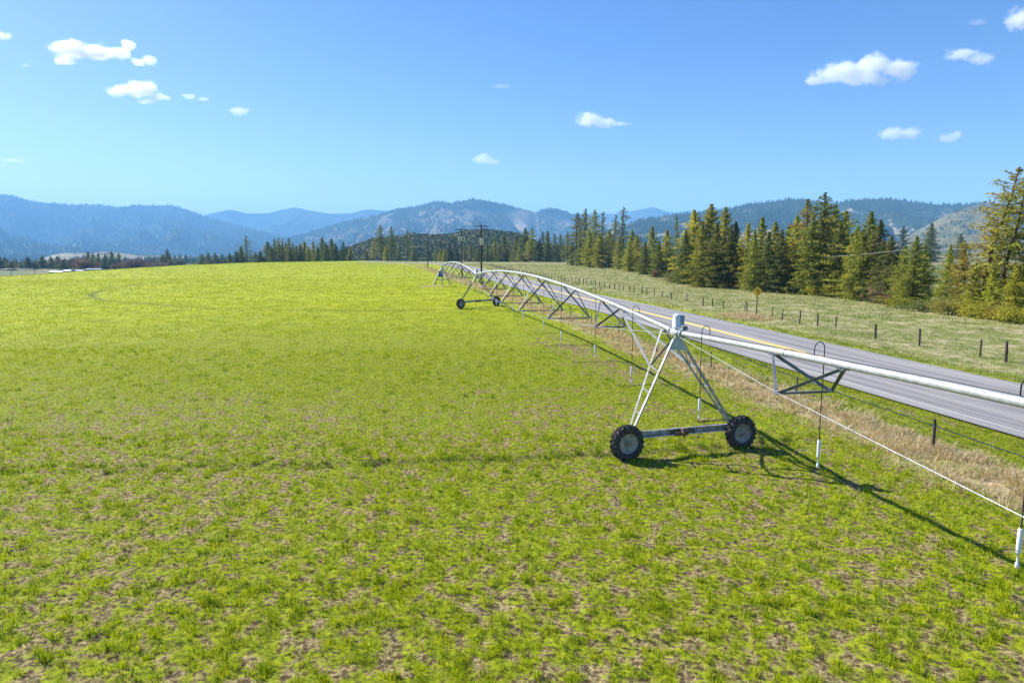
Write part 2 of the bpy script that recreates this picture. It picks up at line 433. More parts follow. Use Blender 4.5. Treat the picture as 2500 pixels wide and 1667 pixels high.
def clumps(x, y, nb, rad, hh, ww, colf, seg2, leanf=.7, hvar=.35):
    n = len(x); X2 = np.repeat(x, nb); Y2 = np.repeat(y, nb); k = n * nb
    rr_ = np.repeat(rad, nb) * np.sqrt(rng.random(k)); an = rng.uniform(0, 2 * np.pi, k)
    X2 = X2 + rr_ * np.cos(an); Y2 = Y2 + rr_ * np.sin(an)
    Zg = ground_z(X2, Y2); P = np.stack([X2, Y2, Zg], -1)
    h = np.repeat(hh, nb) * rng.uniform(1 - hvar, 1 + hvar, k) * (1 - .35 * rr_ / np.repeat(rad, nb))
    return blades(P, h, np.repeat(ww, nb) * rng.uniform(.7, 1.3, k), h * rng.uniform(.15, leanf, k), an + rng.uniform(-.9, .9, k), colf(n, nb), seg2)
def colfun(palette, weights, var=.16, own=.5):
    pal = np.array(palette)
    def f(n, nb):
        a = pal[rng.choice(len(pal), n, p=weights)]; a = np.repeat(a, nb, 0)
        b = pal[rng.choice(len(pal), n * nb, p=weights)]
        m = rng.random((n * nb, 1)) < own
        return np.where(m, b, a) * (1 + rng.uniform(-var, var, (n * nb, 1)))
    return f
GREEN = [(.40, .47, .006), (.29, .38, .006), (.48, .51, .008), (.09, .15, .008), (.48, .46, .08)]
cf_g = colfun(GREEN, [.34, .24, .20, .17, .05], .20, .35)
FARG = [(.33, .38, .004), (.28, .34, .004), (.39, .41, .006), (.18, .23, .006)]
cf_far = colfun(FARG, [.4, .3, .2, .1], .10)
cf_straw = colfun([(.52, .41, .22), (.36, .26, .13), (.70, .60, .40), (.12, .08, .045), (.34, .38, .04)], [.24, .2, .14, .2, .22], .2, .85)
cf_dry = colfun([(.62, .47, .31), (.50, .37, .23), (.74, .62, .45), (.30, .32, .07), (.26, .18, .11)], [.32, .24, .24, .1, .1], .2, .6)
cf_past = colfun([(.24, .30, .05), (.16, .23, .03), (.46, .40, .23), (.62, .56, .38), (.09, .13, .025)], [.28, .22, .22, .13, .15], .16, .3)
cf_deep = colfun([(.13, .19, .010), (.18, .24, .010), (.09, .13, .012), (.26, .30, .02)], [.3, .35, .15, .2])
parts = []
for (y0, y1, dens, nb, rad, hh, ww, s2) in ((5.2, 13, 44, 17, .070, .135, .0085, True), (13, 24, 32, 11, .09, .125, .012, True), (24, 45, 15, 8, .13, .12, .021, False),
                                            (45, 90, 3.2, 6, .30, .11, .05, False), (90, 160, .9, 6, .55, .12, .10, False), (160, 440, .13, 6, 1.2, .14, .24, False)):
    x, y = pts_in_view(y0, y1, dens); z = zoneof(x, y)
    keep = (z == 0); x, y = x[keep], y[keep]
    m = lush(x, y); rt = rutmask(x, y)
    p = sst(-.20, .24, m) * .90 + .10; p = np.where(rt > .3, p * .25, p)
    keep = rng.random(len(x)) < p; x, y, m = x[keep], y[keep], m[keep]
    q = .50 + 1.05 * sst(-.1, .55, m) + rng.uniform(-.2, .25, len(x))
    fr = float(sst(20, 70, np.array((y0 + y1) / 2)))
    cf = (lambda n, nb, fr=fr: cf_g(n, nb) * (1 - fr) + cf_far(n, nb) * fr)
    parts.append(clumps(x, y, nb, rad * q, hh * q, np.full(len(x), ww), cf, s2))
# bigger dark-green tufts standing above the rest
for (y0, y1, dens, nb, rad, hh, ww) in ((5.2, 22, .9, 46, .13, .15, .010), (22, 45, .3, 24, .18, .15, .024)):
    x, y = pts_in_view(y0, y1, dens); z = zoneof(x, y); keep = (z == 0) & (lush(x, y) > .02); x, y = x[keep], y[keep]
    q = rng.uniform(.6, 1.25, len(x))
    parts.append(clumps(x, y, nb, rad * q, hh * q, np.full(len(x), ww), colfun([(.20, .31, .015), (.27, .36, .015), (.36, .42, .02), (.10, .17, .02)], [.35, .3, .25, .1]), True, .6))
# tall grass at the edge of the wheel rut
qq = rng.uniform(-.25, .25, 240); an = rng.uniform(-math.pi * .56, -math.pi * .38, 240)
x = PIVC[0] - .8 + (110 + np.sign(qq) * .26 + qq * .2) * np.cos(an); y = PIVC[1] + .3 + (110 + np.sign(qq) * .26 + qq * .2) * np.sin(an)
k_ = (y > 8) & (x < fx(y) - 3); x, y = x[k_], y[k_]
parts.append(clumps(x, y, 20, np.full(len(x), .11), rng.uniform(.10, .2, len(x)), np.full(len(x), .015), colfun([(.14, .21, .015), (.22, .28, .02), (.07, .11, .015)], [.4, .4, .2]), True, .6))
V, F3, F4, T = joinb(parts)
tag(link('field_grass', npmesh('field_grass', V, F3, F4, False, dict(tint=T)), M_grassb), 'bright yellow green young grass growing in clumps over the irrigated field', 'grass', kind='stuff')
# straw lying on the bare soil
parts = []
for (y0, y1, dens, nb, rad, ww, hh) in ((5.2, 14, 60, 9, .12, .009, .06), (14, 24, 30, 8, .16, .014, .07), (24, 42, 9, 8, .25, .026, .09)):
    x, y = pts_in_view(y0, y1, dens); z = zoneof(x, y); m = lush(x, y); keep = (z == 0) & (rng.random(len(x)) < sst(.35, -.15, m)); x, y = x[keep], y[keep]
    parts.append(clumps(x, y, nb, np.full(len(x), rad), np.full(len(x), hh * .35), np.full(len(x), ww), cf_straw, False, 3.5))
V, F3, F4, T = joinb(parts)
tag(link('straw', npmesh('straw', V, F3, F4, False, dict(tint=T)), M_grassb), 'pale straw lying on the bare patches of the field', 'straw', kind='stuff')
# dry grass along the fence
parts = []
for (y0, y1, dens, nb, rad, hh, ww) in ((9, 26, 16, 16, .22, .30, .012), (26, 50, 9, 12, .30, .32, .022), (50, 120, 3.2, 9, .4, .35, .05), (120, 280, .9, 8, .7, .40, .11)):
    yy = rng.uniform(y0, y1, int((y1 - y0) * 4.6 * dens)); xx = fx(yy) + rng.normal(-.35, .85, len(yy)) * (1 + .25 * (y0 > 100))
    m = fbm(xx / 1.6, yy / 1.6, 3); keep = (rng.random(len(yy)) < sst(-.35, .20, m + .12)) & (zoneof(xx, yy) < 3); xx, yy, m = xx[keep], yy[keep], m[keep]
    q = .6 + .7 * sst(-.2, .5, m) + rng.uniform(-.2, .2, len(xx))
    parts.append(clumps(xx, yy, nb, rad * q, hh * q, np.full(len(xx), ww), cf_dry, True, 1.9))
V, F3, F4, T = joinb(parts)
tag(link('dry_grass', npmesh('dry_grass', V, F3, F4, False, dict(tint=T)), M_grassb), 'tangled dry tan grass along the fence between field and road', 'dry grass', kind='stuff')
# green grass along both road edges
parts = []
for (y0, y1, dens, nb, rad, hh, ww) in ((12, 30, 16, 12, .12, .13, .013), (30, 60, 9, 8, .16, .14, .025), (60, 150, 2.5, 7, .3, .15, .06)):
    x, y = pts_in_view(y0, y1, dens, .86); z = zoneof(x, y)
    keep = (z == 2) | ((z == 1) & (rng.random(len(x)) < .35)) | ((x > rx(y) + 4.5) & (x < rx(y) + 6.2)); x, y = x[keep], y[keep]
    tanq = sst(1.8, .8, x - fx(y)) * .6
    sel = rng.random(len(x)) < tanq
    parts.append(clumps(x[~sel], y[~sel], nb, np.full((~sel).sum(), rad), rng.uniform(.7, 1.3, (~sel).sum()) * hh, np.full((~sel).sum(), ww), cf_deep, False, .8))
    parts.append(clumps(x[sel], y[sel], nb, np.full(sel.sum(), rad), rng.uniform(.8, 1.5, sel.sum()) * hh, np.full(sel.sum(), ww), cf_past, False, 1.2))
V, F3, F4, T = joinb(parts)
tag(link('verge_grass', npmesh('verge_grass', V, F3, F4, False, dict(tint=T)), M_grassb), 'deep green short grass on the verges along both road edges', 'grass', kind='stuff')
# the pasture across the road
parts = []
for (y0, y1, dens, nb, rad, hh, ww) in ((28, 60, 6.0, 9, .20, .13, .026), (60, 120, 1.8, 8, .38, .17, .055), (120, 330, .28, 8, .8, .25, .13)):
    x, y = pts_in_view(y0, y1, dens * 2, .86)
    keep = (x > rx(y) + 5.2) & (np.hypot(x, y) < np.interp(np.arctan2(x, y), _ba, _bd) + 12); x, y = x[keep], y[keep]
    m = fbm(x / 2.4, y / 2.4, 4) + .4 * fbm(x / 14, y / 14, 2); keep = rng.random(len(x)) < sst(-.5, .35, m); x, y, m = x[keep], y[keep], m[keep]
    q = .6 + .7 * sst(-.1, .5, m) + rng.uniform(-.2, .3, len(x))
    parts.append(clumps(x, y, nb, rad * q, hh * q, np.full(len(x), ww), cf_past, False, 1.4))
# the dry heap round the sign
sx, sy = G(1846, 775.5)
x = sx + rng.normal(-1.0, 1.1, 260); y = sy + rng.normal(-.4, 1.3, 260)
parts.append(clumps(x, y, 14, np.full(260, .35), rng.uniform(.25, .5, 260), np.full(260, .03), cf_dry, True, 1.6))
V, F3, F4, T = joinb(parts)
tag(link('pasture_grass', npmesh('pasture_grass', V, F3, F4, False, dict(tint=T)), M_grassb), 'tufted pale green and tan pasture grass beyond the road', 'grass', kind='stuff')

# ---------------------------------------------------------------- the irrigation machine
T1 = Vector((5.25, 21.55, 0)); T2 = Vector((-3.95, 76.3, 0)); PV = Vector((-13.2, 129.5, .35))
dirn = (T2 - T1).normalized(); T0 = Vector((T1.x + .172 * 54.5, T1.y - 54.5, -1.2)); T0.z = -.3
ZP = 3.92
root = empty('irrigation_machine', PV)
tag(root, 'long galvanised centre pivot irrigation machine on wheeled towers across the field', 'irrigation machine')
class Span:
    def __init__(s, a, b, arch=.98, width=3.0, sag=1.0, n=8):
        s.a = a; s.b = b; s.arch = arch; s.w = width; s.sag = sag; s.n = n; s.L = (b - a).length
        s.d = (b - a); s.d.z = 0; s.d.normalize(); s.p = Vector((s.d.y, -s.d.x, 0))     # p: towards the road
        if s.p.x < 0: s.p = -s.p
    def pipe(s, t):
        q = s.a.lerp(s.b, t); q.z += s.arch * 4 * t * (1 - t); return q
    def node(s, t, side):
        q = s.a.lerp(s.b, t); k = 4 * t * (1 - t); q.z -= s.sag * k + .12; return q + s.p * side * s.w / 2 * k
def mbuild(m, name, mat, parent): return m.build(name, mat, parent, PV)
def hoses(sp, ts, zend=2.3, thick=1.0):
    for i, t in enumerate(ts):
        side = -1 if i % 2 == 0 else 1
        if isinstance(t, tuple): t, side = t
        p = sp.pipe(t)
        top = p + Vector((0, 0, .09)); e = sp.p * side * .24
        pts = [top]
        for k in range(9):
            an = math.pi * k / 8; pts.append(top + e * (1 - math.cos(an)) / 2 + Vector((0, 0, .12 + .15 * math.sin(an))))
        end = Vector((top.x + e.x, top.y + e.y, float(ground_z(top.x, top.y)) + zend + random.uniform(-.1, .1)))
        for k in range(1, 8): pts.append(pts[9].lerp(end, k / 7) + Vector((random.uniform(-.008, .008), 0, 0)))
        m = MB(); m.tube(pts, .011 * thick, 6); o = mbuild(m, 'drop_hose', M_hose, root)
        m = MB(); m.lathe([(0, .02), (.028, .02), (.036, 0), (.036, -.34), (.028, -.37), (.016, -.37), (.016, -.50), (.03, -.52), (.03, -.58), (.012, -.60), (0, -.60)], end, (0, 0, 1), 12)
        mbuild(m, 'hose_weight', M_white, o)
def do_span(sp, ts_h, r=.079, thick=1.0, braces=True):
    N = 40; m = MB(); m.tube([sp.pipe(k / N) for k in range(N + 1)], r, 16)
    nj = 9
    pipe = mbuild(m, 'pipe_span', M_pipe, root)
    for k in range(1, nj):                            # flanged joints
        m = MB(); t = k / nj; d = (sp.pipe(t + .01) - sp.pipe(t - .01)).normalized()
        m.lathe([(r, -.012), (r + .010, -.012), (r + .010, .012), (r, .012)], sp.pipe(t), d, 16)
        mbuild(m, 'pipe_joint', M_leg, pipe)
    m = MB(); m.tube([sp.pipe(k / N) + Vector((0, 0, r + .012)) + sp.p * .02 * math.sin(k * 1.7) for k in range(N + 1)], .009, 5)
    mbuild(m, 'control_cable', M_hose, pipe)
    for side in (-1, 1):
        m = MB(); m.tube([sp.pipe(.006) + Vector((0, 0, -.1)) + sp.p * side * .09] + [sp.node(k / sp.n, side) for k in range(1, sp.n)] + [sp.pipe(.994) + Vector((0, 0, -.1)) + sp.p * side * .09], .0085, 6)
        mbuild(m, 'truss_rod', M_galv if side < 0 else M_dark, root)
    hb = 1.25 / sp.L
    for k in range(1, sp.n):
        t = k / sp.n; L_, R_ = sp.node(t, -1), sp.node(t, 1); w = .055
        m = MB()
        for nd, sd in ((L_, -1), (R_, 1)):
            for q in (-hb, hb):
                m.angle(nd, sp.pipe(t + q) + Vector((0, 0, -r * .9)) + sp.p * sd * .04, w)
        m.angle(L_, R_, w)
        for q in (-hb, hb):
            c = sp.pipe(t + q); m.box(c + Vector((0, 0, -r - .012)), (.26, .16, .02), Matrix.Rotation(math.atan2(sp.d.y, sp.d.x), 3, 'Z'))
        b = mbuild(m, 'truss_brace', M_dark, root)
        for nd in (L_, R_): m = MB(); m.box(nd, (.09, .09, .07), Matrix.Rotation(.7, 3, 'Z')); mbuild(m, 'node_bracket', M_galv, b)
    hoses(sp, ts_h, thick=thick)
def wheel(c, ax, Rw=.585, w=.30, rot=0.):
    """ax: axle direction; a lugged tractor tyre on a dished rim"""
    ax = ax.normalized(); m = MB()
    m.lathe([(.335, -w * .42), (.335, -w * .30), (.20, -w * .16), (.06, -w * .16), (.06, -w * .30), (0, -w * .30)], c, ax, 28)
    m.lathe([(.335, w * .42), (.335, w * .30), (.20, w * .10), (0, w * .10)], c, ax, 28)
    u = ax.cross(Vector((0, 0, 1))).normalized(); v = u.cross(ax)
    for k in range(6):
        an = k * math.pi / 3 + rot; p = c + (u * math.cos(an) + v * math.sin(an)) * .10 - ax * (w * .16 + .012); m.box(p, (.03, .03, .03))
    rim = mbuild(m, 'wheel', M_rim, root)
    m = MB(); b = Rw - .045
    m.lathe([(.325, -w * .42), (.40, -w * .50), (.47, -w * .50), (b - .03, -w * .42), (b, -w * .25), (b + .005, 0), (b, w * .25), (b - .03, w * .42), (.47, w * .50), (.40, w * .50), (.325, w * .42)], c, ax, 40)
    nl = 20
    for k in range(nl):
        for sd in (-1, 1):
            a0 = 2 * math.pi * (k + (.5 if sd > 0 else 0)) / nl + rot
            vs = []
            for (s_, da, rad) in ((0, -.02, Rw), (.60, .16, Rw - .01), (1.0, .22, Rw - .05)):
                for hw in (-.032, .032):
                    for rd in (b - .03 if s_ < 1 else .47, rad):
                        an = a0 + da + hw
                        vs.append(c + (u * math.cos(an) + v * math.sin(an)) * rd + ax * sd * s_ * w * .5)
            fs = []
            for q in range(2):
                i = q * 4; fs += [(i + 1, i + 3, i + 7, i + 5), (i, i + 1, i + 5, i + 4), (i + 2, i + 6, i + 7, i + 3)]
            fs += [(0, 2, 3, 1), (8, 9, 11, 10)]
            m.add(vs, fs)
    mbuild(m, 'tyre', M_tyre, rim)
def do_tower(T, spn, sgn, wl, wr, detail=True):
    """T: ground point under the pipe; sgn: +1 when spn starts here; wl, wr: wheel ground points"""
    d = spn.d * sgn; p = spn.p; P0 = T + Vector((0, 0, ZP))
    hub = .585
    WL, WR = Vector(wl), Vector(wr); WL.z = float(ground_z(WL.x, WL.y)) ; WR.z = float(ground_z(WR.x, WR.y))
    ax = Vector((-(WR - WL).y, (WR - WL).x, 0)).normalized()
    if ax.y < 0: ax = -ax                              # points away from the camera
    for q, rt in ((WL, .2), (WR, 1.0)): wheel(q + Vector((0, 0, hub - .03)) - ax * .22, ax, rot=rt)
    b0 = WL + Vector((0, 0, .72)) + (WR - WL).normalized() * .22; b1 = WR + Vector((0, 0, .72)) - (WR - WL).normalized() * .22
    m = MB(); m.bar(b0, b1, .012, .20); m.bar(b0 + Vector((0, 0, .1)), b1 + Vector((0, 0, .1)), .09, .012); m.bar(b0 - Vector((0, 0, .1)) , b1 - Vector((0, 0, .1)), .09, .012)
    beam = mbuild(m, 'base_beam', M_leg, root)
    m = MB(); c = (b0 + b1) / 2; e = (b1 - b0).normalized()
    m.bar(c - e * .42, c + e * .42, .17, .13); m.tube([c - e * .10 - ax * .12, c + e * .10 - ax * .12], .12, 14)
    m.tube([c - e * .34 - ax * .13 - Vector((0, 0, .05)), c - e * .05 - ax * .13 - Vector((0, 0, .05))], .07, 12)
    m.bar(c - ax * .14 - Vector((0, 0, .17)), c - ax * .14 + Vector((0, 0, .13)), .06)
    mbuild(m, 'drive_motor', M_rust, beam)
    m = MB(); m.tube([b0 - Vector((0, 0, .07)) - ax * .12, b1 - Vector((0, 0, .07)) - ax * .12], .022, 8); mbuild(m, 'drive_shaft', M_galv, beam)
    for q in (WL, WR): m = MB(); m.box(q + Vector((0, 0, hub)) - ax * .05, (.2, .2, .26)); mbuild(m, 'wheel_gearbox', M_rust, beam)
    t_of = lambda s: (s / spn.L) if sgn > 0 else (1 - s / spn.L)
    near = P0 - Vector((0, 0, .16)); alt = spn.pipe(t_of(1.15)) - Vector((0, 0, .1)); far = spn.pipe(t_of(5.4)) - Vector((0, 0, .1))
    for side, base in ((-1, b0), (1, b1)):
        f0 = base + Vector((0, 0, .10)); n0 = near + p * side * .11; a0 = alt + p * side * .06
        f1 = f0 + d * .10 - (WR - WL).normalized() * side * -.0 ; m = MB()
        m.angle(f0 - d * .10, n0, .085, .010); m.angle(f1 + d * .06, a0, .06, .008)
        M_ = (f1 + d * .06).lerp(a0, .64)
        m.angle(M_, n0 + Vector((0, 0, .02)), .045); leg = mbuild(m, 'tower_leg', M_leg, root)
        for k in (.2, .42, .64): m = MB(); m.bar((f0 - d * .10).lerp(n0, k), (f1 + d * .06).lerp(a0, k), .035); mbuild(m, 'rung', M_galv, leg)
        m = MB(); m.angle(M_, far + p * side * .04, .055); mbuild(m, 'tower_brace', M_galv, root)
    # gusset plate, housing and joint on top
    m = MB(); v = [near + p * .14, near - p * .14, near - p * .30 - Vector((0, 0, .38)), near + p * .30 - Vector((0, 0, .38))]
    vs = [q - d * .08 for q in v] + [q - d * .09 for q in v]
    m.add(vs, [(0, 1, 2, 3), (7, 6, 5, 4), (0, 4, 5, 1), (1, 5, 6, 2), (2, 6, 7, 3), (3, 7, 4, 0)]); mbuild(m, 'gusset_plate', M_grey, root)
    m = MB(); m.lathe([(0, -.30), (.125, -.30), (.125, .30), (0, .30)], P0, d, 20); m.lathe([(.10, -.02), (.13, -.02), (.13, .02), (.10, .02)], P0 + d * .45, d, 18); m.lathe([(.09, -.03), (.14, -.03), (.14, .03), (.09, .03)], P0 - d * .42, d, 18)
    m.tube([P0 - Vector((0, 0, .2)), P0 + Vector((0, 0, .06))], .09, 14); jt = mbuild(m, 'flexible_joint', M_pipe, root)
    m = MB(); m.box(P0 + p * .26 + Vector((0, 0, .14)), (.13, .16, .13)); mbuild(m, 'cable_box', M_dark, jt)
    c = P0 + Vector((0, 0, .16)) - p * .02
    m = MB(); m.lathe([(0, 0), (.150, 0), (.150, .04), (.135, .05), (.125, .36), (.105, .41), (.05, .43), (0, .43)], c, (0, 0, 1), 20); tb = mbuild(m, 'tower_box', M_white, root)
    m = MB(); m.box(c + p * .13 - d * .06 + Vector((0, 0, .24)), (.10, .15, .32), Matrix.Rotation(math.atan2(d.y, d.x), 3, 'Z')); mbuild(m, 'box_lid', simple('blue-grey lid', (.22, .34, .42), (.18, .28, .36), 5, .5), tb)
up = lambda v, z=ZP: Vector((v.x, v.y, v.z + z))
S1 = Span(up(T1), up(T2)); S2 = Span(up(T2), Vector((PV.x, PV.y, PV.z + 3.35))); S0 = Span(up(T1), up(T0), .72, 3.0, .75)
ty = lambda sp, y: (y - sp.a.y) / (sp.b.y - sp.a.y)
do_span(S0, [ty(S0, v) for v in (19.3, 14.45)] + [(ty(S0, 9.62), 1)] + [ty(S0, v) for v in (4.2, -1.5, -7, -13, -19, -25)])
do_span(S1, [ty(S1, v) for v in (25.0, 31.3, 35.9, 42.4, 46.7, 53.8, 59.5, 65.3, 71.2)])
do_span(S2, [ty(S2, v) for v in (80, 86, 92, 98, 104, 110, 116, 122)])
wl1 = G(1522, 1115); wr1 = G(1797, 1086); wl2 = G(1122, 753.5); wr2 = G(1209, 747.5)
do_tower(T1, S1, 1, (*wl1, 0), (*wr1, 0)); do_tower(T2, S1, -1, (*wl2, 0), (*wr2, 0))
do_tower(T0, S0, -1, (T0.x - 2, T0.y - .3, 0), (T0.x + 2, T0.y + .3, 0))
# pivot centre
m = MB(); top = PV + Vector((0, 0, 2.9))
for sx_, sy_ in ((-1, -1), (1, -1), (1, 1), (-1, 1)):
    m.angle(PV + Vector((sx_ * 1.75, sy_ * 1.75, -.35)), top + Vector((sx_ * .18, sy_ * .18, 0)), .09, .012)
for z_ in (.75,):
    k = 1.75 - 1.57 * (z_ + .35) / 3.25; cs = [PV + Vector((a * k, b * k, z_)) for a, b in ((-1, -1), (1, -1), (1, 1), (-1, 1))]
    for i in range(4): m.angle(cs[i], cs[(i + 1) % 4], .06)
mbuild(m, 'pivot_frame', M_dark, root)
m = MB(); m.tube([PV + Vector((0, 0, -.35)), PV + Vector((0, 0, 3.35))], .11, 14); m.tube([PV + Vector((0, 0, 3.3)), PV + Vector((0, 0, 3.85))], .06, 10)
m.lathe([(.11, 0), (.2, 0), (.2, .06), (.11, .06)], PV + Vector((0, 0, 2.85)), (0, 0, 1), 16); mbuild(m, 'riser_pipe', M_galv, root)
m = MB(); m.box(PV + Vector((-.15, -.75, 1.75)), (.85, .32, 1.0)); cb = mbuild(m, 'control_panel', M_blue, root)
m = MB(); m.box(PV + Vector((-.15, -.925, 1.75)), (.70, .02, .84)); m.box(PV + Vector((-.15, -.93, 2.29)), (.95, .5, .04)); mbuild(m, 'panel_door', simple('panel door', (.05, .17, .33), (.04, .13, .27), 5, .45), cb)

# ---------------------------------------------------------------- fences
def fence(name, label, bases, y_far, line, hts, gap, thin=1.0):
    bx = [G(px, py) if py is not None else px for px, py in bases]
    posts = [(x, y, h) for (x, y), h in zip(bx, hts)]
    y = max(q[1] for q in posts) + gap
    while y < y_far and len(posts) < 98:
        posts.append((line(y) + random.uniform(-.12, .12), y, random.uniform(1.0, 1.2))); y += gap * random.uniform(.8, 1.25)
    posts.sort(key=lambda q: q[1])
    o = Vector((posts[0][0], posts[0][1], float(ground_z(posts[0][0], posts[0][1])))); rt = empty(name, o); tag(rt, label, 'fence')
    tops = []
    for i, (x, y, h) in enumerate(posts):
        z = float(ground_z(x, y)); m = MB(); lx, ly = random.uniform(-.06, .06), random.uniform(-.04, .04); r = thin * random.choice((.05, .06, .075, .085))
        m.tube([(x, y, z - .3), (x + lx * .5, y + ly * .5, z + h * .5), (x + lx, y + ly, z + h)], [r, r * .97, r * .92], 8, True, True)
        m.build('fence_post', M_wood, rt, o); tops.append(Vector((x + lx, y + ly, z + h)))
    m = MB()
    for k in (.92, .62, .34):
        m.tube([t - Vector((0, -.08, (1 - k) * 1.05)) for t in tops], .0025, 3, False)
    m.build('fence_wire', M_wire, rt, o)
    return tops
rb = [(2456, 884), (2393, 868), (2245, 842), (2137, 825), (2040, 800), (1996, 799), (1952, 792), (1909, 781), (1885, 777), (1823, 761), (1818, 760), (1766, 754), (1739.5, 748), (1716, 748),
      (1677, 737), (1639, 733), (1616, 728), (1598, 724), (1579, 721), (1567, 718), (1548, 716), (1537.5, 715), (1522, 711.5), (1511, 710.5), (1500.5, 709), (1488, 707), (1476, 704), (1464, 703),
      (1454, 699), (1443, 698), (1432, 696), (1424, 696), (1414, 694), (1404, 692), (1396, 691), (1387.5, 690), (1379, 688.5), (1370, 687), (1362, 686), (1354, 685)]
rf_pts = np.array([G(*q) for q in rb])
def rline(y): return float(np.interp(y, [150, 200, 260, 300, 345], [9.6, .8, -5.5, -9.8, -19]))
hts = [1.25, 1.1, 1.22, 1.12, .95, 1.12, 1.2, 1.0, 1.12, .95, .98, .85, .85, 1.02, 1.0, .9, .95, .95] + [random.uniform(.95, 1.15) for _ in range(22)]
fence('wire_fence', 'long wire fence of short dark posts along the pasture side of the road', rb, 340, rline, hts, 3.3)
lb = [(2277, 1104), (1943, 962), (1736, 904), (1602, 868), (1510, 818), (1443, 798), (1393, 778), (1346, 762), (1314, 747), (1284, 735), (1255, 724), (1213, 709), (1195, 703), (1178, 699), (1163, 695)]
fence('wire_fence', 'wire fence of thin posts standing in the dry grass beside the field', lb, 330, lambda y: float(fx(y)), [1.02, .75, .95, 1.05, .9] + [random.uniform(.85, 1.05) for _ in range(10)], 4.2, .62)

# ---------------------------------------------------------------- signs
def sign(px, py, label, hh=3.05, half=.50, rz=0.):
    x, y = G(px, py); z = float(ground_z(x, y)); o = Vector((x, y, z)); rt = empty('curve_warning_sign', o, rz); tag(rt, label, 'road sign')
    m = MB(); m.box((0, 0, hh * .46 - .1), (.10, .10, hh * .92 + .2)); m.build('sign_post', M_signpost, rt)
    c = Vector((0, -.065, hh - half)); m = MB()
    def plate(mb, outline, y0, th):
        n = len(outline); vs = [(c.x + a, c.y + y0, c.z + b) for a, b in outline] + [(c.x + a, c.y + y0 - th, c.z + b) for a, b in outline]
        mb.add(vs, [tuple(range(n))[::-1], tuple(range(n, 2 * n))] + [(i, (i + 1) % n, n + (i + 1) % n, n + i) for i in range(n)])
    pts = []
    for k in range(4):
        an = k * math.pi / 2; cx_, cz_ = math.sin(an) * (half - .07), math.cos(an) * (half - .07)
        for q in (-.6, -.2, .2, .6): pts.append((cx_ + .055 * math.sin(an + q), cz_ + .055 * math.cos(an + q)))
    plate(m, pts, 0, .012); sp = m.build('sign_panel', M_yellow, rt)
    # the left-bending arrow
    m = MB(); s = half / .5
    path = [(.13, -.27), (.135, -.10), (.115, .02), (.06, .10), (-.01, .135)]
    L = []; Rr = []
    for i, (a, b) in enumerate(path):
        p0 = path[max(i - 1, 0)]; p1 = path[min(i + 1, len(path) - 1)]; dx, dz = p1[0] - p0[0], p1[1] - p0[1]; n = math.hypot(dx, dz); nx, nz = -dz / n * .035, dx / n * .035
        L.append(((a + nx) * s, (b + nz) * s)); Rr.append(((a - nx) * s, (b - nz) * s))
    plate(m, (L + Rr[::-1])[::-1], -.014, .004)
    plate(m, [(a * s, b * s) for a, b in ((-.19, .155), (0.0, .235), (-.02, .05))], -.0145, .004)
    bp = m.build('arrow', M_black, sp)
    m = MB(); t2 = [(a * 1.0, b) for a, b in pts]
    return rt
sign(1846, 775.5, 'yellow diamond curve warning sign with black left arrow on a brown post')
sign(1155.5, 645, 'tiny distant yellow diamond sign beside the far bend of the road', 2.9, .55)

# ---------------------------------------------------------------- utility poles
def upole(px, py, top_y, arm, cans, label, r=.15):
    x, y = G(px, py); z = float(ground_z(x, y)); t = D(px, top_y, y); h = t.z - z
    rt = empty('utility_pole', (x, y, z)); tag(rt, label, 'utility pole', 'utility poles along the road')
    m = MB(); m.tube([(0, 0, -.5), (0, 0, h * .5), (0, 0, h)], [r * 1.1, r * .95, r * .75], 12); m.build('pole', M_pole, rt)
    ca = .26
    if arm:
        m = MB(); e = Vector((math.cos(ca), math.sin(ca) * .3, 0)); m.bar(-e * arm / 2 + Vector((0, -.16, h - .35)), e * arm / 2 + Vector((0, -.16, h - .35)), .13, .15); cr = m.build('crossarm', M_pole, rt)
        for q in (-.46, -.18, .18, .46): m = MB(); m.lathe([(0, 0), (.05, 0), (.07, .05), (.04, .09), (.07, .13), (.03, .18), (0, .18)], e * arm * q + Vector((0, -.16, h - .27)), (0, 0, 1), 8); m.build('insulator', M_grey, cr)
        m = MB(); m.bar((0, -.14, h - 1.1), e * arm * .28 + Vector((0, -.14, h - .42)), .03); m.bar((0, -.14, h - 1.1), e * arm * -.28 + Vector((0, -.14, h - .42)), .03); m.build('arm_brace', M_pole, cr)
    for k in range(cans):
        off = (k - (cans - 1) / 2) * .62; rad = .21 if cans > 1 else .38; hc = .75 if cans > 1 else 1.1
        c = Vector((off + (.12 if cans == 1 else 0), -.40 if abs(off) < .2 else -.30, h - 3.0 if cans > 1 else h - 4.0))
        m = MB(); m.lathe([(0, 0), (rad * .9, 0), (rad, .04), (rad, hc - .06), (rad * 1.06, hc - .05), (rad * 1.06, hc), (rad * .8, hc + .06), (0, hc + .08)], c, (0, 0, 1), 16)
        m.bar(c + Vector((0, 0, hc * .7)), Vector((0, 0, c.z + hc * .7)), .08)
        tr = m.build('transformer', M_grey, rt)
        for q in (-.4, .4): m = MB(); m.lathe([(0, 0), (.04, 0), (.05, .1), (.03, .12), (.05, .18), (.02, .26), (0, .26)], c + Vector((rad * q, 0, hc + .05)), (0, 0, 1), 8); m.build('bushing', M_white, tr)
    if cans > 1:
        m = MB(); m.bar((-1.0, -.1, h - 2.55), (1.0, -.1, h - 2.55), .08); m.build('transformer_arm', M_pole, rt)
        m = MB(); m.tube([(.17, -.02, .0), (.17, -.02, h - 3.2)], .035, 8); m.build('conduit', M_grey, rt)
    return Vector((x, y, z + h)), rt
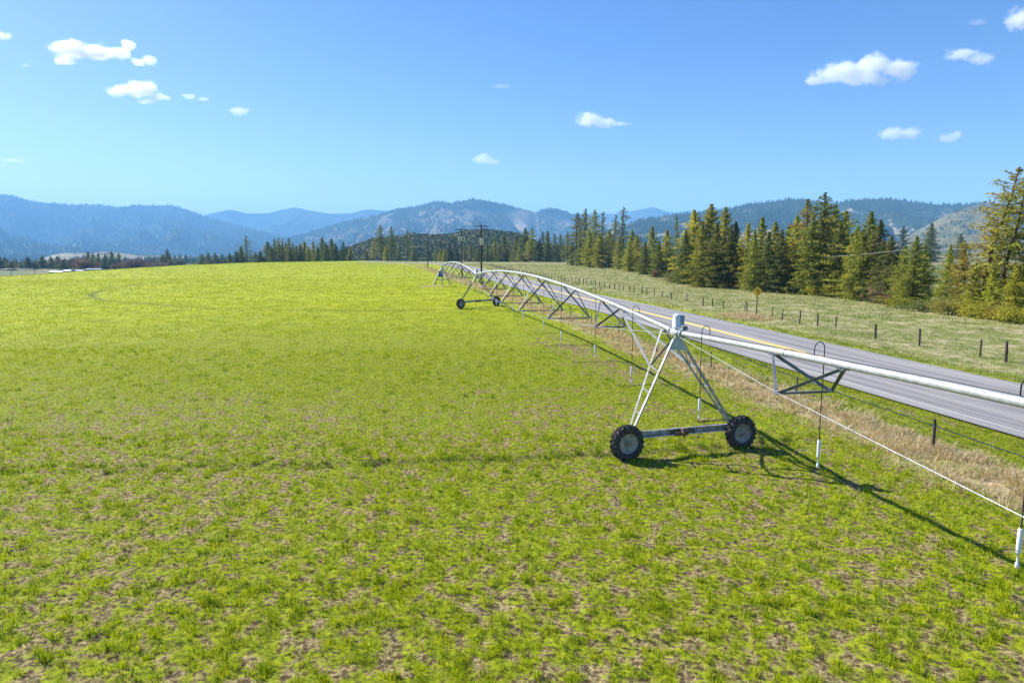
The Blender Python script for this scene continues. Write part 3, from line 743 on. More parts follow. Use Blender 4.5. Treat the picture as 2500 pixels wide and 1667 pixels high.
p1, _ = upole(1175.5, 693, 548, 2.9, 1, 'tall dark utility pole with crossarm and a grey transformer, nearer of the pair', .17)
p2, _ = upole(1128, 680, 557, 3.0, 3, 'utility pole with crossarm and three pale transformers, just behind the nearer pole')
p3, _ = upole(1044.5, 653, 571, 0, 0, 'plain dark pole without crossarm in the dry grass by the field corner', .16)
p4, _ = upole(1095, 645, 597, 0, 0, 'thin distant pole beyond the arch of the irrigation pipe', .16)
p5, _ = upole(834, 637, 583, 0, 0, 'bare pole standing at the brow of the field beside the rocky hill', .22)
p6, _ = upole(692, 640, 581, 0, 0, 'thin bare pole among the pines behind the brow', .2)
p7, _ = upole(1495, 652, 574, 0, 0, 'reddish bare pole in front of the pines at the pasture edge', .18)
# one wire across the wood
a = p7 - Vector((0, 0, 9.0)); w0 = D(1515, 637, 240); w1 = D(2200, 611, 90); w2 = D(2560, 590, 66)
def cable(name, pts, r, label, mat):
    m = MB(); out = []
    for i in range(len(pts) - 1):
        A_, B_ = Vector(pts[i]), Vector(pts[i + 1]); s = (B_ - A_).length * .008
        for k in range(12 if i < len(pts) - 2 else 13): t = k / 12; out.append(A_.lerp(B_, t) - Vector((0, 0, s * 4 * t * (1 - t))))
    m.tube(out, r, 5); o = m.build(name, mat); tag(o, label, 'cable'); return o
pz = Vector((p7.x, p7.y, 0)); zz = D(1497, 637, p7.y).z
cable('overhead_wire', [(p7.x, p7.y, zz), D(1880, 631, 120), D(2200, 611, 84), D(2700, 585, 60)], 0.010, 'thin pale overhead wire crossing in front of the roadside wood', M_cable)

# ---------------------------------------------------------------- lake, hills and mountains
m = MB(); m.add([(-9000, 2600, LAKE_Z + .9), (-1500, 2600, LAKE_Z + .9), (-1500, 6500, LAKE_Z + .9), (-9000, 6500, LAKE_Z + .9)], [(0, 1, 2, 3)])
tw = NT('lake water'); tw.bump(tw.noise(tw.coord('Object', (1, 1, 1)), .3, 3), .05, .3); lk_ = m.build('lake', tw.fin((.10, .22, .36), .18, 0, .5)); tag(lk_, kind='structure')
def elev(py): return (612 - py) / F
def mountain(name, prof, dist, foot, back, mat, openf, seed, amp=.30, fine=.05, naz=420, nrad=90, base=-46, gamma=1.15):
    """a ridge whose crest line stands at dist metres; falls to the plain at foot and behind"""
    prof = sorted(prof); pa = np.array([math.atan((p[0] - 1250) / F) for p in prof]); pe = np.array([elev(p[1]) for p in prof])
    az = np.linspace(pa[0], pa[-1], naz); cosa = np.cos(az)
    crest = np.interp(az, pa, pe)
    k = np.array([.25, .5, .25]); crest = np.convolve(np.pad(crest, 1, 'edge'), k, 'valid')
    dd = dist * (1 + .10 * fbm(az * 5 + seed, az * 0 + seed, 3))
    Hc = crest * dd + H                                  # crest height at forward distance dd
    s = np.linspace(0, 1, nrad); Vs = []; Us = []
    rows = []
    for si in s:
        if si < .78: u = si / .78; y = foot + (dd - foot) * u; g = u ** gamma * (1 - .12 * np.sin(u * math.pi)); 
        else: u = (si - .78) / .22; y = dd + (back - dist) * u; g = (1 - u) ** 1.2 if isinstance(u, float) else 1
        x = y * np.tan(az)
        env = (4 * np.clip(g, 0, 1) * (1 - np.clip(g, 0, 1))) if si < .78 else .0
        sp = dist / 9.0
        n1 = ridged(x / sp / 1.1 + seed, y / sp / 1.9 - seed, 3); n2 = ridged(x / sp * 2.7 + seed, y / sp * 2.7, 4)
        z = base + (Hc - base) * g
        z = z - (Hc - base) * amp * env * (1 - n1) * .9 + (Hc - base) * fine * env * n2
        rows.append(np.stack([x, y + 0 * x, z], -1))
    Vt = np.stack(rows).reshape(-1, 3)
    i, j = np.meshgrid(np.arange(nrad - 1), np.arange(naz - 1), indexing='ij'); b = (i * naz + j)
    Fq = np.stack([b, b + 1, b + naz + 1, b + naz], -1).reshape(-1, 4)
    # slope facing decides where the forest stands and where the slopes are bare
    Zg = Vt[:, 2].reshape(nrad, naz); Xg = Vt[:, 0].reshape(nrad, naz)
    gx = np.gradient(Zg, axis=1) / (np.gradient(Xg, axis=1) + 1e-6)
    op = openf(Vt[:, 0], Vt[:, 1], (Zg.ravel() - base) / (Zg.max() - base), gx.ravel())
    me = npmesh(name, Vt, None, Fq, True, dict(open=op))
    o = link(name, me, mat); tag(o, kind='structure'); return o, Vt.reshape(nrad, naz, 3), op.reshape(nrad, naz)
FOR = (.020, .036, .018); FOR2 = (.055, .075, .035); TAN = (.40, .31, .20); TAN2 = (.20, .175, .11)
m_a = mountain_material('forested range', FOR, (.06, .085, .04), (.42, .36, .26), (.22, .22, .14), .8)
m_c = mountain_material('half open range', FOR, FOR2, TAN, TAN2, 1.0)
m_e = mountain_material('near forested ridge', FOR, (.05, .07, .03), (.42, .32, .20), (.26, .21, .13), 2.2)
m_f = mountain_material('bare grassy slope', FOR2, (.10, .10, .05), (.19, .165, .09), (.10, .105, .05), 2.5)
Apf = [(-500, 500), (-200, 470), (0, 474), (41, 477), (68, 484), (95, 492), (136, 497.5), (196, 502), (261, 500), (307, 506.5), (348, 502.5), (386, 504), (433, 501.6), (463, 511), (490, 522), (509, 529),
       (560, 545), (640, 565), (740, 590), (820, 604), (900, 611)]
rA = mountain('mountains', Apf, 8200, 3300, 10500, m_a, lambda x, y, h, g: .20 + .5 * fbm(x / 900, y / 900, 3) - .1 * h, 3.1, .75, .06)
Bpf = [(380, 560), (440, 540), (509, 529), (525, 522), (574, 512), (612, 521), (663, 521), (701, 512.5), (729, 508), (750, 512.5), (813, 523), (865, 521), (886, 514), (908, 511), (941, 514), (985, 516), (1040, 520), (1150, 530), (1300, 522), (1400, 523), (1460, 521), (1500, 523),
       (1527, 517), (1560, 512), (1590, 507), (1605, 512), (1620, 518), (1652, 520), (1673, 514), (1690, 517), (1730, 525), (1800, 535), (1900, 545)]
rB = mountain('mountains', Bpf, 11500, 6000, 14000, m_a, lambda x, y, h, g: .22 + .6 * fbm(x / 1300 + 4, y / 1300, 3), 8.4, .6, .06)
Cpf = [(600, 606), (660, 598), (720, 580), (800, 556), (870, 538), (930, 526), (976, 512.5), (1022.6, 505), (1050, 498), (1071.6, 494), (1104, 499), (1130, 493), (1156, 488.5), (1175, 490), (1200, 495), (1231, 500), (1261, 509), (1290, 515), (1310, 520),
       (1326, 512), (1356, 510.5), (1375, 516), (1395, 524), (1440, 535), (1500, 548), (1580, 565), (1680, 590), (1750, 606)]
rC = mountain('mountains', Cpf, 6400, 2600, 8500, m_c, lambda x, y, h, g: .50 + .55 * fbm(x / 520, y / 520, 4) - 1.2 * g * .6 - .55 * sst(.72, .95, h) - .6 * sst(.22, .05, h), 5.2, .80, .07, 520, 120)
Epf = [(1400, 612), (1450, 585), (1500, 560), (1554, 541), (1622, 528), (1690, 523), (1740, 516), (1786, 510), (1827, 502), (1880, 494), (1924, 490), (1963, 493), (1987, 498), (2033, 499.5), (2066, 493), (2100, 490), (2133, 489), (2165, 490), (2199, 493), (2240, 499), (2282, 503), (2338, 503),
       (2381, 500), (2440, 498), (2497, 503), (2600, 500), (2800, 510), (3000, 530)]
rE = mountain('hills', Epf, 3600, 1500, 5000, m_e, lambda x, y, h, g: .16 + .75 * fbm(x / 300 + 2, y / 300, 3) - .25 * sst(.7, .95, h) + .25 * sst(.45, .2, h), 2.7, .55, .06, 520, 100, -6)
Fpf = [(2130, 606), (2190, 585), (2240, 556), (2282, 532), (2320, 515), (2345, 506), (2381, 499.5), (2430, 500), (2500, 504), (2620, 510), (2760, 540), (2900, 600)]
rF = mountain('hills', Fpf, 2300, 1250, 3000, m_f, lambda x, y, h, g: .80 + .4 * fbm(x / 160, y / 160, 3), 9.1, .35, .10, 260, 70, -4)
Gpf = [(100, 634), (135, 622), (165, 617), (200, 616), (230, 619), (262, 613), (300, 616), (340, 622), (420, 624), (520, 630)]
m_g = mountain_material('pale bank', FOR, (.08, .09, .05), (.40, .34, .24), (.26, .24, .17), 3)
rG = mountain('hills', Gpf, 2300, 1900, 3100, m_g, lambda x, y, h, g: .65 + .5 * fbm(x / 90, y / 90, 3), 1.1, .2, .05, 120, 40, -46)
# the brushy rocky hill behind the field
Rpf = [(770, 622), (815, 616), (838, 609), (873, 596), (914, 581), (968, 577), (1009, 568), (1050, 571), (1090, 570.5), (1145, 562), (1158, 560.5), (1190, 560), (1226, 563.5), (1267, 568), (1280, 578), (1330, 596), (1390, 608), (1460, 616)]
m_r = NT('rock and brush hill'); P_ = m_r.coord('Object'); c_ = m_r.mix(m_r.ramp(m_r.noise(P_, .12, 5, .7), .4, .6), (.04, .055, .028), (.10, .10, .055)); c_ = m_r.mix(m_r.ramp(m_r.noise(P_, .035, 4, .7), .55, .68), c_, (.05, .045, .05))
m_r.bump(m_r.noise(P_, .15, 5, .7), .9, 1.5); m_r = m_r.fin(c_, .95, 0, .05)
rR = mountain('hills', Rpf, 760, 480, 1100, m_r, lambda x, y, h, g: x * 0, 6.6, .35, .10, 300, 80, -8)

# ---------------------------------------------------------------- far-off forest: reads as one mass
def cones(P, h, rad, col, n=5):
    k = len(P); an = np.linspace(0, 2 * np.pi, n, endpoint=False); V = np.zeros((k, n + 1, 3))
    for i in range(n):
        V[:, i] = P + np.stack([np.cos(an[i]) * rad, np.sin(an[i]) * rad, h * 0 - .5], -1)
    V[:, n] = P + np.stack([h * 0, h * 0, h], -1)
    b = np.arange(k)[:, None] * (n + 1)
    F3 = np.concatenate([np.stack([b[:, 0] + i, b[:, 0] + (i + 1) % n, b[:, 0] + n], -1) for i in range(n)])
    return V.reshape(-1, 3), F3, None, np.repeat(col, n + 1, 0)
def sample(grid, op, n, thr, rlo=0., rhi=.8):
    nr_, na_, _ = grid.shape; i = rng.uniform(rlo * nr_, min(rhi * nr_, nr_ - 2), n); j = rng.uniform(0, na_ - 2, n)
    i0 = i.astype(int); j0 = j.astype(int); u = (i - i0)[:, None]; v = (j - j0)[:, None]
    P = grid[i0, j0] * (1 - u) * (1 - v) + grid[i0 + 1, j0] * u * (1 - v) + grid[i0, j0 + 1] * (1 - u) * v + grid[i0 + 1, j0 + 1] * u * v
    o = op[i0, j0] + .35 * fbm(P[:, 0] / 120, P[:, 1] / 120, 3)
    return P[(o < thr)]
fp = []
fc = lambda n: np.array([(.030, .050, .022)]) * rng.uniform(.6, 1.5, (n, 1))
for gr, n, thr, hh, rd, rl, rh in ((rE, 34000, .30, 17, 4.0, .05, .80), (rF, 1200, .75, 9, 3, .1, .85), (rC, 34000, .55, 20, 6, .0, .80), (rA, 26000, .60, 26, 8, .0, .80)):
    P = sample(gr[1], gr[2], n, thr, rl, rh); k = len(P); fp.append(cones(P, hh * rng.uniform(.6, 1.3, k), rd * rng.uniform(.7, 1.2, k), fc(k)))
# valley floor between the field and the ranges
k = 14000; yy = rng.uniform(1500, 3400, k); xx = yy * np.tan(rng.uniform(-.75, .12, k))
keep = (fbm(xx / 260, yy / 260, 3) + .12 > 0) & ~((xx < -1400) & (yy > 2450)); xx, yy = xx[keep], yy[keep]; k = len(xx)
fp.append(cones(np.stack([xx, yy, ground_z(xx, yy)], -1), rng.uniform(9, 27, k) * (.8 + .5 * fbm(xx / 150, yy / 150, 2)), rng.uniform(4, 7, k), fc(k)))
k = 1500; yy = rng.uniform(1300, 2400, k); xx = yy * np.tan(rng.uniform(.2, .75, k)); keep = fbm(xx / 200, yy / 200, 3) > .12; xx, yy = xx[keep], yy[keep]; k = len(xx)
fp.append(cones(np.stack([xx, yy, ground_z(xx, yy)], -1), rng.uniform(10, 18, k), rng.uniform(3, 5, k), fc(k)))
V, F3, F4, T = joinb(fp)
tag(link('forest', npmesh('forest', V, F3, F4, False, dict(tint=T)), leafmat('far needles', .05, False, 0)), 'dark conifer forest covering the valley and the distant slopes', 'forest', kind='stuff')
# brush on the rocky hill
def blobs(P, r, col):
    t_ = (1 + 5 ** .5) / 2; iv = np.array([(-1, t_, 0), (1, t_, 0), (-1, -t_, 0), (1, -t_, 0), (0, -1, t_), (0, 1, t_), (0, -1, -t_), (0, 1, -t_), (t_, 0, -1), (t_, 0, 1), (-t_, 0, -1), (-t_, 0, 1)]) / 1.9
    f_ = np.array([(0, 11, 5), (0, 5, 1), (0, 1, 7), (0, 7, 10), (0, 10, 11), (1, 5, 9), (5, 11, 4), (11, 10, 2), (10, 7, 6), (7, 1, 8), (3, 9, 4), (3, 4, 2), (3, 2, 6), (3, 6, 8), (3, 8, 9), (4, 9, 5), (2, 4, 11), (6, 2, 10), (8, 6, 7), (9, 8, 1)])
    k = len(P); V = iv[None] * r[:, None, None] * rng.uniform(.7, 1.3, (k, 12, 1)); V[:, :, 2] *= .7; V = V + P[:, None]
    F = (f_[None] + (np.arange(k) * 12)[:, None, None]).reshape(-1, 3)
    return V.reshape(-1, 3), F, None, np.repeat(col, 12, 0)
P = sample(rR[1], rR[2], 16000, .30, .0, .85); k = len(P)
pal = np.array([(.045, .070, .028), (.075, .10, .035), (.11, .125, .05), (.03, .045, .025), (.085, .08, .045)])
V, F3, F4, T = joinb([blobs(P, rng.uniform(.4, 1.7, k), pal[rng.choice(5, k)] * rng.uniform(.8, 1.2, (k, 1)))])
tag(link('undergrowth', npmesh('undergrowth', V, F3, F4, False, dict(tint=T)), leafmat('brush', .1, False, 0)), 'mottled dark green brush covering the rocky hill', 'undergrowth', kind='stuff')

# ---------------------------------------------------------------- trees
def tree_mesh(seed, Ht=15., rad=3.0, cb=.12, n_br=110, power=.85, droop=.25, leaf=.50, sparse=1.0, gap=.0, lean=(0, 0), crook=.0, topthin=0., clump=6, cylinder=0., thick=.30):
    """conifer: tapered trunk with limbs, needle sprays spread along every limb. returns (crown mesh, trunk mesh)"""
    g = np.random.default_rng(seed); rn = random.Random(seed)
    def axis(t):
        return Vector((lean[0] * t ** 1.4 + crook * math.sin(t * 7 + seed), lean[1] * t + crook * math.cos(t * 5 + seed) * .6, Ht * t))
    tm = MB(); N = 12; rb_ = Ht * .0135 * (thick / .30)
    tm.tube([axis(k / N) - Vector((0, 0, .4 if k == 0 else 0)) for k in range(N + 1)], [rb_ * (1 - .9 * k / N) + .02 for k in range(N + 1)], 8)
    SV = []; SA = []; ST = []; SL = []
    for b in range(n_br):
        u = (b + rn.random()) / n_br; t = cb + (1 - cb) * u ** .9
        t = min(t, .995); an = b * 2.399 + rn.uniform(-.5, .5)
        prof = (1 - u) ** power * (1 - cylinder) + cylinder * min(1, (1 - u) * 3.2) ** .7
        prof *= min(1, .55 + u * 2.2)
        L = rad * max(prof, .05) * rn.uniform(.45, 1.25)
        if rn.random() < gap: L *= .35
        if topthin and u > .72 and rn.random() < topthin: continue
        p0 = axis(t); el = (.25 if u > .7 else .0) - droop * (1 - u) + rn.uniform(-.18, .18)
        dv = Vector((math.cos(an) * math.cos(el), math.sin(an) * math.cos(el), math.sin(el)))
        cur = -.10 * L if u < .6 else .04 * L
        end = p0 + dv * L + Vector((0, 0, cur + L * .10))
        mid = p0 + dv * L * .55 + Vector((0, 0, cur))
        if L > .5: tm.tube([p0, mid, end], [max(.02, L * .016), L * .010 + .008, .008], 4, False)
        nk = max(2, int(L / .42 * sparse))
        for k in range(nk):
            s = (k + .6) / nk
            if s < .22 and L > 1.2: continue
            q = p0.lerp(mid, s / .55) if s < .55 else mid.lerp(end, (s - .55) / .45)
            for c in range(int(clump * 2.0)):
                q_ = .25 + .75 * min(1, (1 - u) * 3.5); o = Vector((g.normal(0, .10 + .07 * L) * q_, g.normal(0, .10 + .07 * L) * q_, g.normal(-.02, .15) * q_))
                SV.append(q + o); a2 = math.atan2(dv.y, dv.x) + g.normal(0, .8); e2 = g.normal(.1, .45)
                SA.append((math.cos(a2) * math.cos(e2), math.sin(a2) * math.cos(e2), math.sin(e2))); SL.append(leaf * 1.25 * (.6 + .4 * q_) * g.uniform(.6, 1.3)); ST.append(g.uniform(.65, 1.3))
    P = np.array([tuple(v) for v in SV]); Dv = np.array(SA); L = np.array(SL)[:, None]; tn = np.array(ST); n = len(P)
    rv = g.normal(0, 1, (n, 3)); Wd = np.cross(Dv, rv); Wd /= np.linalg.norm(Wd, axis=1)[:, None] + 1e-9
    w = L * .40
    V = np.stack([P - Dv * L * .5, P + Wd * w * .5 - Dv * L * .05, P + Dv * L * .55, P - Wd * w * .5 + Dv * L * .05], 1).reshape(-1, 3)
    F4 = np.arange(4 * n).reshape(-1, 4)
    tint = np.repeat(np.stack([tn * g.uniform(.9, 1.12, n), tn, tn * g.uniform(.8, 1.1, n)], -1), 4, 0)
    me = npmesh('crown', V, None, F4, False, dict(tint=tint)); me.materials.append(M_leaf)
    t2 = bpy.data.meshes.new('trunk'); t2.from_pydata([tuple(v) for v in tm.v], [], tm.f); t2.polygons.foreach_set('use_smooth', tm.sm); t2.materials.append(M_bark)
    return me, t2, Ht
def bare_mesh(seed, Ht=6., rad=3.5, n=420):
    """leafless shrub: forking stems and fine twigs"""
    rn = random.Random(seed); g = np.random.default_rng(seed); tm = MB(); V = []; T = []; k = 0
    for s in range(9):
        an = s * .7 + rn.random(); L = Ht * rn.uniform(.55, .9); rr0 = rad * rn.uniform(.2, .75)
        e = Vector((math.cos(an) * rr0, math.sin(an) * rr0, L)); m_ = Vector((e.x * .35, e.y * .35, L * .5))
        tm.tube([(0, 0, -.2), m_, e], [.07, .045, .015], 5, False)
        for j in range(n // 9 * 5):
            t = rn.uniform(.15, 1); b = Vector((0, 0, 0)).lerp(m_, t * 2) if t < .5 else m_.lerp(e, t * 2 - 1)
            b = b + Vector((rn.gauss(0, .12 * rad), rn.gauss(0, .12 * rad), rn.gauss(0, .06 * Ht)))
            d = Vector((rn.gauss(0, .6), rn.gauss(0, .6), rn.uniform(.2, 1.2))).normalized() * rn.uniform(.45, 1.1); w = d.cross(Vector((rn.random(), rn.random(), rn.random()))).normalized() * .042
            V += [tuple(b - w), tuple(b + w), tuple(b + d)]; T += [rn.uniform(.6, 1.3)] * 3; k += 1
    me = npmesh('crown', np.array(V), np.arange(len(V)).reshape(-1, 3), None, False, dict(tint=np.repeat(np.array(T)[:, None], 3, 1))); me.materials.append(M_twig)
    t2 = bpy.data.meshes.new('trunk'); t2.from_pydata([tuple(v) for v in tm.v], [], tm.f); t2.polygons.foreach_set('use_smooth', tm.sm); t2.materials.append(M_bark)
    return me, t2, Ht
def bush_mesh(seed, Ht=2.2, rad=1.8, n=2600):
    g = np.random.default_rng(seed); tm = MB()
    for s in range(6): an = s * 1.05; tm.tube([(0, 0, -.1), (math.cos(an) * rad * .5, math.sin(an) * rad * .5, Ht * .7)], [.04, .012], 5, False)
    c = g.normal(0, 1, (14, 3)) * (rad * .36, rad * .36, Ht * .18) + (0, 0, Ht * .45); P = c[g.integers(0, 14, n)] + g.normal(0, 1, (n, 3)) * (rad * .2, rad * .2, Ht * .14)
    P[:, 2] = np.clip(P[:, 2], .02, None); d = g.normal(0, 1, (n, 3)); d /= np.linalg.norm(d, axis=1)[:, None]; w = np.cross(d, g.normal(0, 1, (n, 3))); w /= np.linalg.norm(w, axis=1)[:, None]
    V = np.stack([P - d * .09, P + w * .035, P + d * .09, P - w * .035], 1).reshape(-1, 3); tn = np.repeat(g.uniform(.65, 1.3, n), 4)
    me = npmesh('crown', V, None, np.arange(4 * n).reshape(-1, 4), False, dict(tint=np.repeat(tn[:, None], 3, 1))); me.materials.append(M_leaf)
    t2 = bpy.data.meshes.new('trunk'); t2.from_pydata([tuple(v) for v in tm.v], [], tm.f); t2.materials.append(M_bark)
    return me, t2, Ht
PROTO = {}
PROTO['fir'] = [tree_mesh(s, 15, 5.0, .03, 175, .85, .30, .33, 1.1, .10, clump=7) for s in (1, 2, 3)]
PROTO['firfine'] = [tree_mesh(s, 12, 4.0, .02, 150, 1.0, .20, .24, 1.6, .15, clump=7) for s in (51, 52)]
PROTO['firslim'] = [tree_mesh(s, 15, 3.8, .05, 150, .85, .25, .33, 1.1, .1, clump=6) for s in (4, 5)]
PROTO['pine'] = [tree_mesh(s, 18, 4.6, .16, 120, .75, .10, .33, .9, .22, crook=.12, clump=7, cylinder=.15) for s in (6, 7, 8)]
PROTO['sparse'] = [tree_mesh(s, 18, 3.8, .15, 85, .7, .05, .33, .75, .35, crook=.2, clump=6, cylinder=.3) for s in (9, 10)]
PROTO['dark'] = [tree_mesh(s, 15, 5.2, .03, 165, .95, .35, .33, 1.0, .05, clump=7) for s in (12, 13)]
PROTO['leantall'] = [tree_mesh(21, 15, 3.4, .10, 105, .55, .05, .26, 1.5, .22, lean=(2.6, .4), crook=.22, clump=5, cylinder=.25, thick=.30)]
PROTO['leantall2'] = [tree_mesh(22, 14, 3.1, .10, 105, .55, .05, .26, 1.5, .2, lean=(1.7, .2), crook=.18, clump=5, cylinder=.25, thick=.30)]
PROTO['bare'] = [bare_mesh(s) for s in (31, 32)]
PROTO['bush'] = [bush_mesh(s) for s in (41, 42)]
used = {}
def put(name, kind, x, y, h, col, rz=None, wide=1.0, base_z=None):
    me, tk, Ht = PROTO[kind][random.randrange(len(PROTO[kind]))]
    z = float(ground_z(x, y)) if base_z is None else base_z; s = h / Ht
    r = bpy.data.objects.new(name, None); C.objects.link(r); r.location = (x, y, z - .05); r.rotation_euler = (0, 0, random.uniform(0, 6.28) if rz is None else rz); wide = wide * (1.38 if kind in ('fir', 'dark', 'firslim') else 1.15); r.scale = (s * wide, s * wide, s)
    for nm, mm in (('crown', me), ('trunk', tk)):
        c = bpy.data.objects.new(nm, mm); C.objects.link(c); c.parent = r; c.color = (*col, 1)
    return r
ONES = ['', 'first', 'second', 'third', 'fourth', 'fifth', 'sixth', 'seventh', 'eighth', 'ninth', 'tenth', 'eleventh', 'twelfth', 'thirteenth', 'fourteenth', 'fifteenth', 'sixteenth', 'seventeenth', 'eighteenth', 'nineteenth']
TENS = {2: 'twent', 3: 'thirt', 4: 'fort', 5: 'fift', 6: 'sixt', 7: 'sevent'}
def ordinal(n): return ONES[n] if n < 20 else (TENS[n // 10] + 'ieth' if n % 10 == 0 else TENS[n // 10] + 'y-' + ONES[n % 10])
COL = dict(olive=(.35, .36, .065), gold=(.40, .40, .055), green=(.27, .295, .065), dark=(.15, .18, .065), rust=(.31, .28, .075), grey=(.17, .19, .075), purple=(.15, .085, .085), brown=(.30, .18, .12), lime=(.30, .32, .05), blue=(.075, .105, .06))
ADJ = dict(olive='olive green', gold='golden green', green='mid green', dark='dark green', rust='rusty green', grey='grey green', purple='purplish bare', brown='russet bare', lime='lime green', blue='blue green')
PAT = dict(firfine='open fir', fir='broad fir', firslim='slim fir', pine='pine', sparse='sparse pine', dark='dense fir', bare='shrub', bush='bush', leantall='leaning pine', leantall2='leaning pine')
NAM = dict(firfine='fir_tree', fir='fir_tree', firslim='fir_tree', pine='pine_tree', sparse='pine_tree', dark='fir_tree', bare='bare_shrub', bush='bush', leantall='pine_tree', leantall2='pine_tree')
def grove(spec, place, group, noun='tree'):
    """spec: (px, top_y, base_y or None, kind, colour, depth or None, width). Trees of a grove are counted from its left end."""
    items = []
    for (px, ty_, by, kd, cl, dep, wd) in spec:
        x, y = G(px, by) if dep is None else ((px - 1250) / F * dep, dep)
        z = float(ground_z(x, y)); h = D(px, ty_, y).z - z
        items.append((px, x, y, max(h, 1.0), kd, cl, wd))
    items.sort(key=lambda q: q[0]); n = len(items); hm = sorted(q[3] for q in items)[n // 2]
    for i, (px, x, y, h, kd, cl, wd) in enumerate(items):
        c = COL[cl]; v = random.uniform(.88, 1.14); c = (c[0] * v * random.uniform(.92, 1.1), c[1] * v, c[2] * v)
        o = put(NAM[kd], kd, x, y, h, c, rz=(0 if kd.startswith('lean') else None), wide=wd)
        size = 'tall ' if h > hm * 1.2 else ('small ' if h < hm * .75 else '')
        where = ('leftmost' if i == 0 else ('rightmost' if i == n - 1 else ordinal(i + 1) + ' from the left')) + ' of the ' + place
        tag(o, '%s%s %s, %s' % (size, ADJ[cl], PAT[kd], where), 'shrub' if kd in ('bare',) else ('bush' if kd == 'bush' else 'tree'), group)
    return items
# the wood along the pasture edge
W1 = [(1520, 505, 654, 'sparse', 'dark', None, 1), (1554, 574, 662, 'fir', 'olive', None, 1), (1590, 552, 666, 'dark', 'green', None, .9), (1626, 560, 674, 'fir', 'olive', None, .8), (1648, 525, 684, 'sparse', 'grey', None, .6),
      (1690, 512, 690, 'fir', 'gold', None, .9), (1730, 498, 691, 'fir', 'olive', None, 1.0), (1765, 505, 694, 'fir', 'green', None, .8), (1792, 541, 695, 'firslim', 'dark', None, 1), (1821, 544, 699, 'firslim', 'gold', None, 1),
      (1854, 530, 702, 'firslim', 'olive', None, 1), (1886, 541, 705, 'fir', 'olive', None, .8), (1919, 547, 709, 'firslim', 'dark', None, 1), (1938, 525, 711, 'fir', 'gold', None, .75), (1960, 486, 713, 'pine', 'rust', None, 1.0),
      (2000, 469, 716, 'pine', 'dark', None, 1.1), (2003, 505, 712, 'fir', 'gold', None, .8), (2030, 499, 718, 'pine', 'green', None, 1.2), (2056, 514, 720, 'pine', 'olive', None, 1.2), (2084, 552, 725, 'fir', 'olive', None, .9),
      (2114, 516, 729, 'fir', 'green', None, .75), (2138, 536, 731, 'dark', 'dark', None, .8), (2166, 574, 735, 'fir', 'dark', None, .8), (2200, 600, 741, 'fir', 'green', None, .8), (2226, 576, 748, 'fir', 'green', None, .8), (2248, 598, 745, 'fir', 'olive', None, .8),
      (1709, 540, 676, 'dark', 'green', 125, .8), (1745, 545, 676, 'dark', 'dark', 122, .8), (1779, 552, 676, 'firslim', 'dark', 120, 1), (1836, 560, 676, 'dark', 'green', 112, .7), (1870, 565, 676, 'dark', 'dark', 110, .8), (1902, 560, 676, 'dark', 'dark', 108, .8),
      (1975, 530, 676, 'dark', 'green', 104, .8), (2043, 545, 676, 'dark', 'dark', 100, .9), (2098, 560, 676, 'dark', 'green', 94, .8), (2150, 590, 676, 'dark', 'dark', 90, .8), (2185, 610, 676, 'dark', 'dark', 88, .9), (1606, 590, 676, 'dark', 'dark', 170, .9), (1572, 590, 676, 'dark', 'grey', 190, .9),
      (1670, 560, 676, 'dark', 'dark', 135, .8)]
W1B = []
for px, by in zip(range(1560, 2240, 17), np.interp(range(1560, 2240, 17), [1500, 1700, 1900, 2100, 2250], [652, 691, 708, 729, 750])):
    W1B.append((px + random.randint(-6, 6), by - random.uniform(60, 125) * (.55 + .45 * (px - 1500) / 700), by - random.uniform(1, 5), random.choice(['fir', 'dark', 'fir', 'firfine']), random.choice(['olive', 'green', 'gold', 'green', 'dark', 'olive']), None, random.uniform(1.1, 1.5)))
grove(W1, 'wood behind the pasture', 'conifers of the wood behind the pasture')
grove(W1B, 'young growth fronting the wood', 'young firs fronting the wood')
W2 = [(2308, 596, 757, 'firfine', 'olive', None, .85), (2340, 586, 764, 'firfine', 'rust', None, .8), (2372, 640, 772, 'firfine', 'gold', None, 1.0), (2392, 405, 770, 'leantall', 'rust', None, 1.0), (2436, 432, 774, 'leantall2', 'olive', None, 1.0),
      (2415, 650, 778, 'firfine', 'gold', None, 1.0), (2470, 640, 783, 'firfine', 'gold', None, 1.0), (2497, 560, 776, 'firfine', 'gold', None, .9), (2545, 520, 785, 'firfine', 'gold', None, .9), (2600, 480, 790, 'pine', 'olive', None, 1.0)]
grove(W2, 'golden grove beside the wood', 'trees of the golden grove')
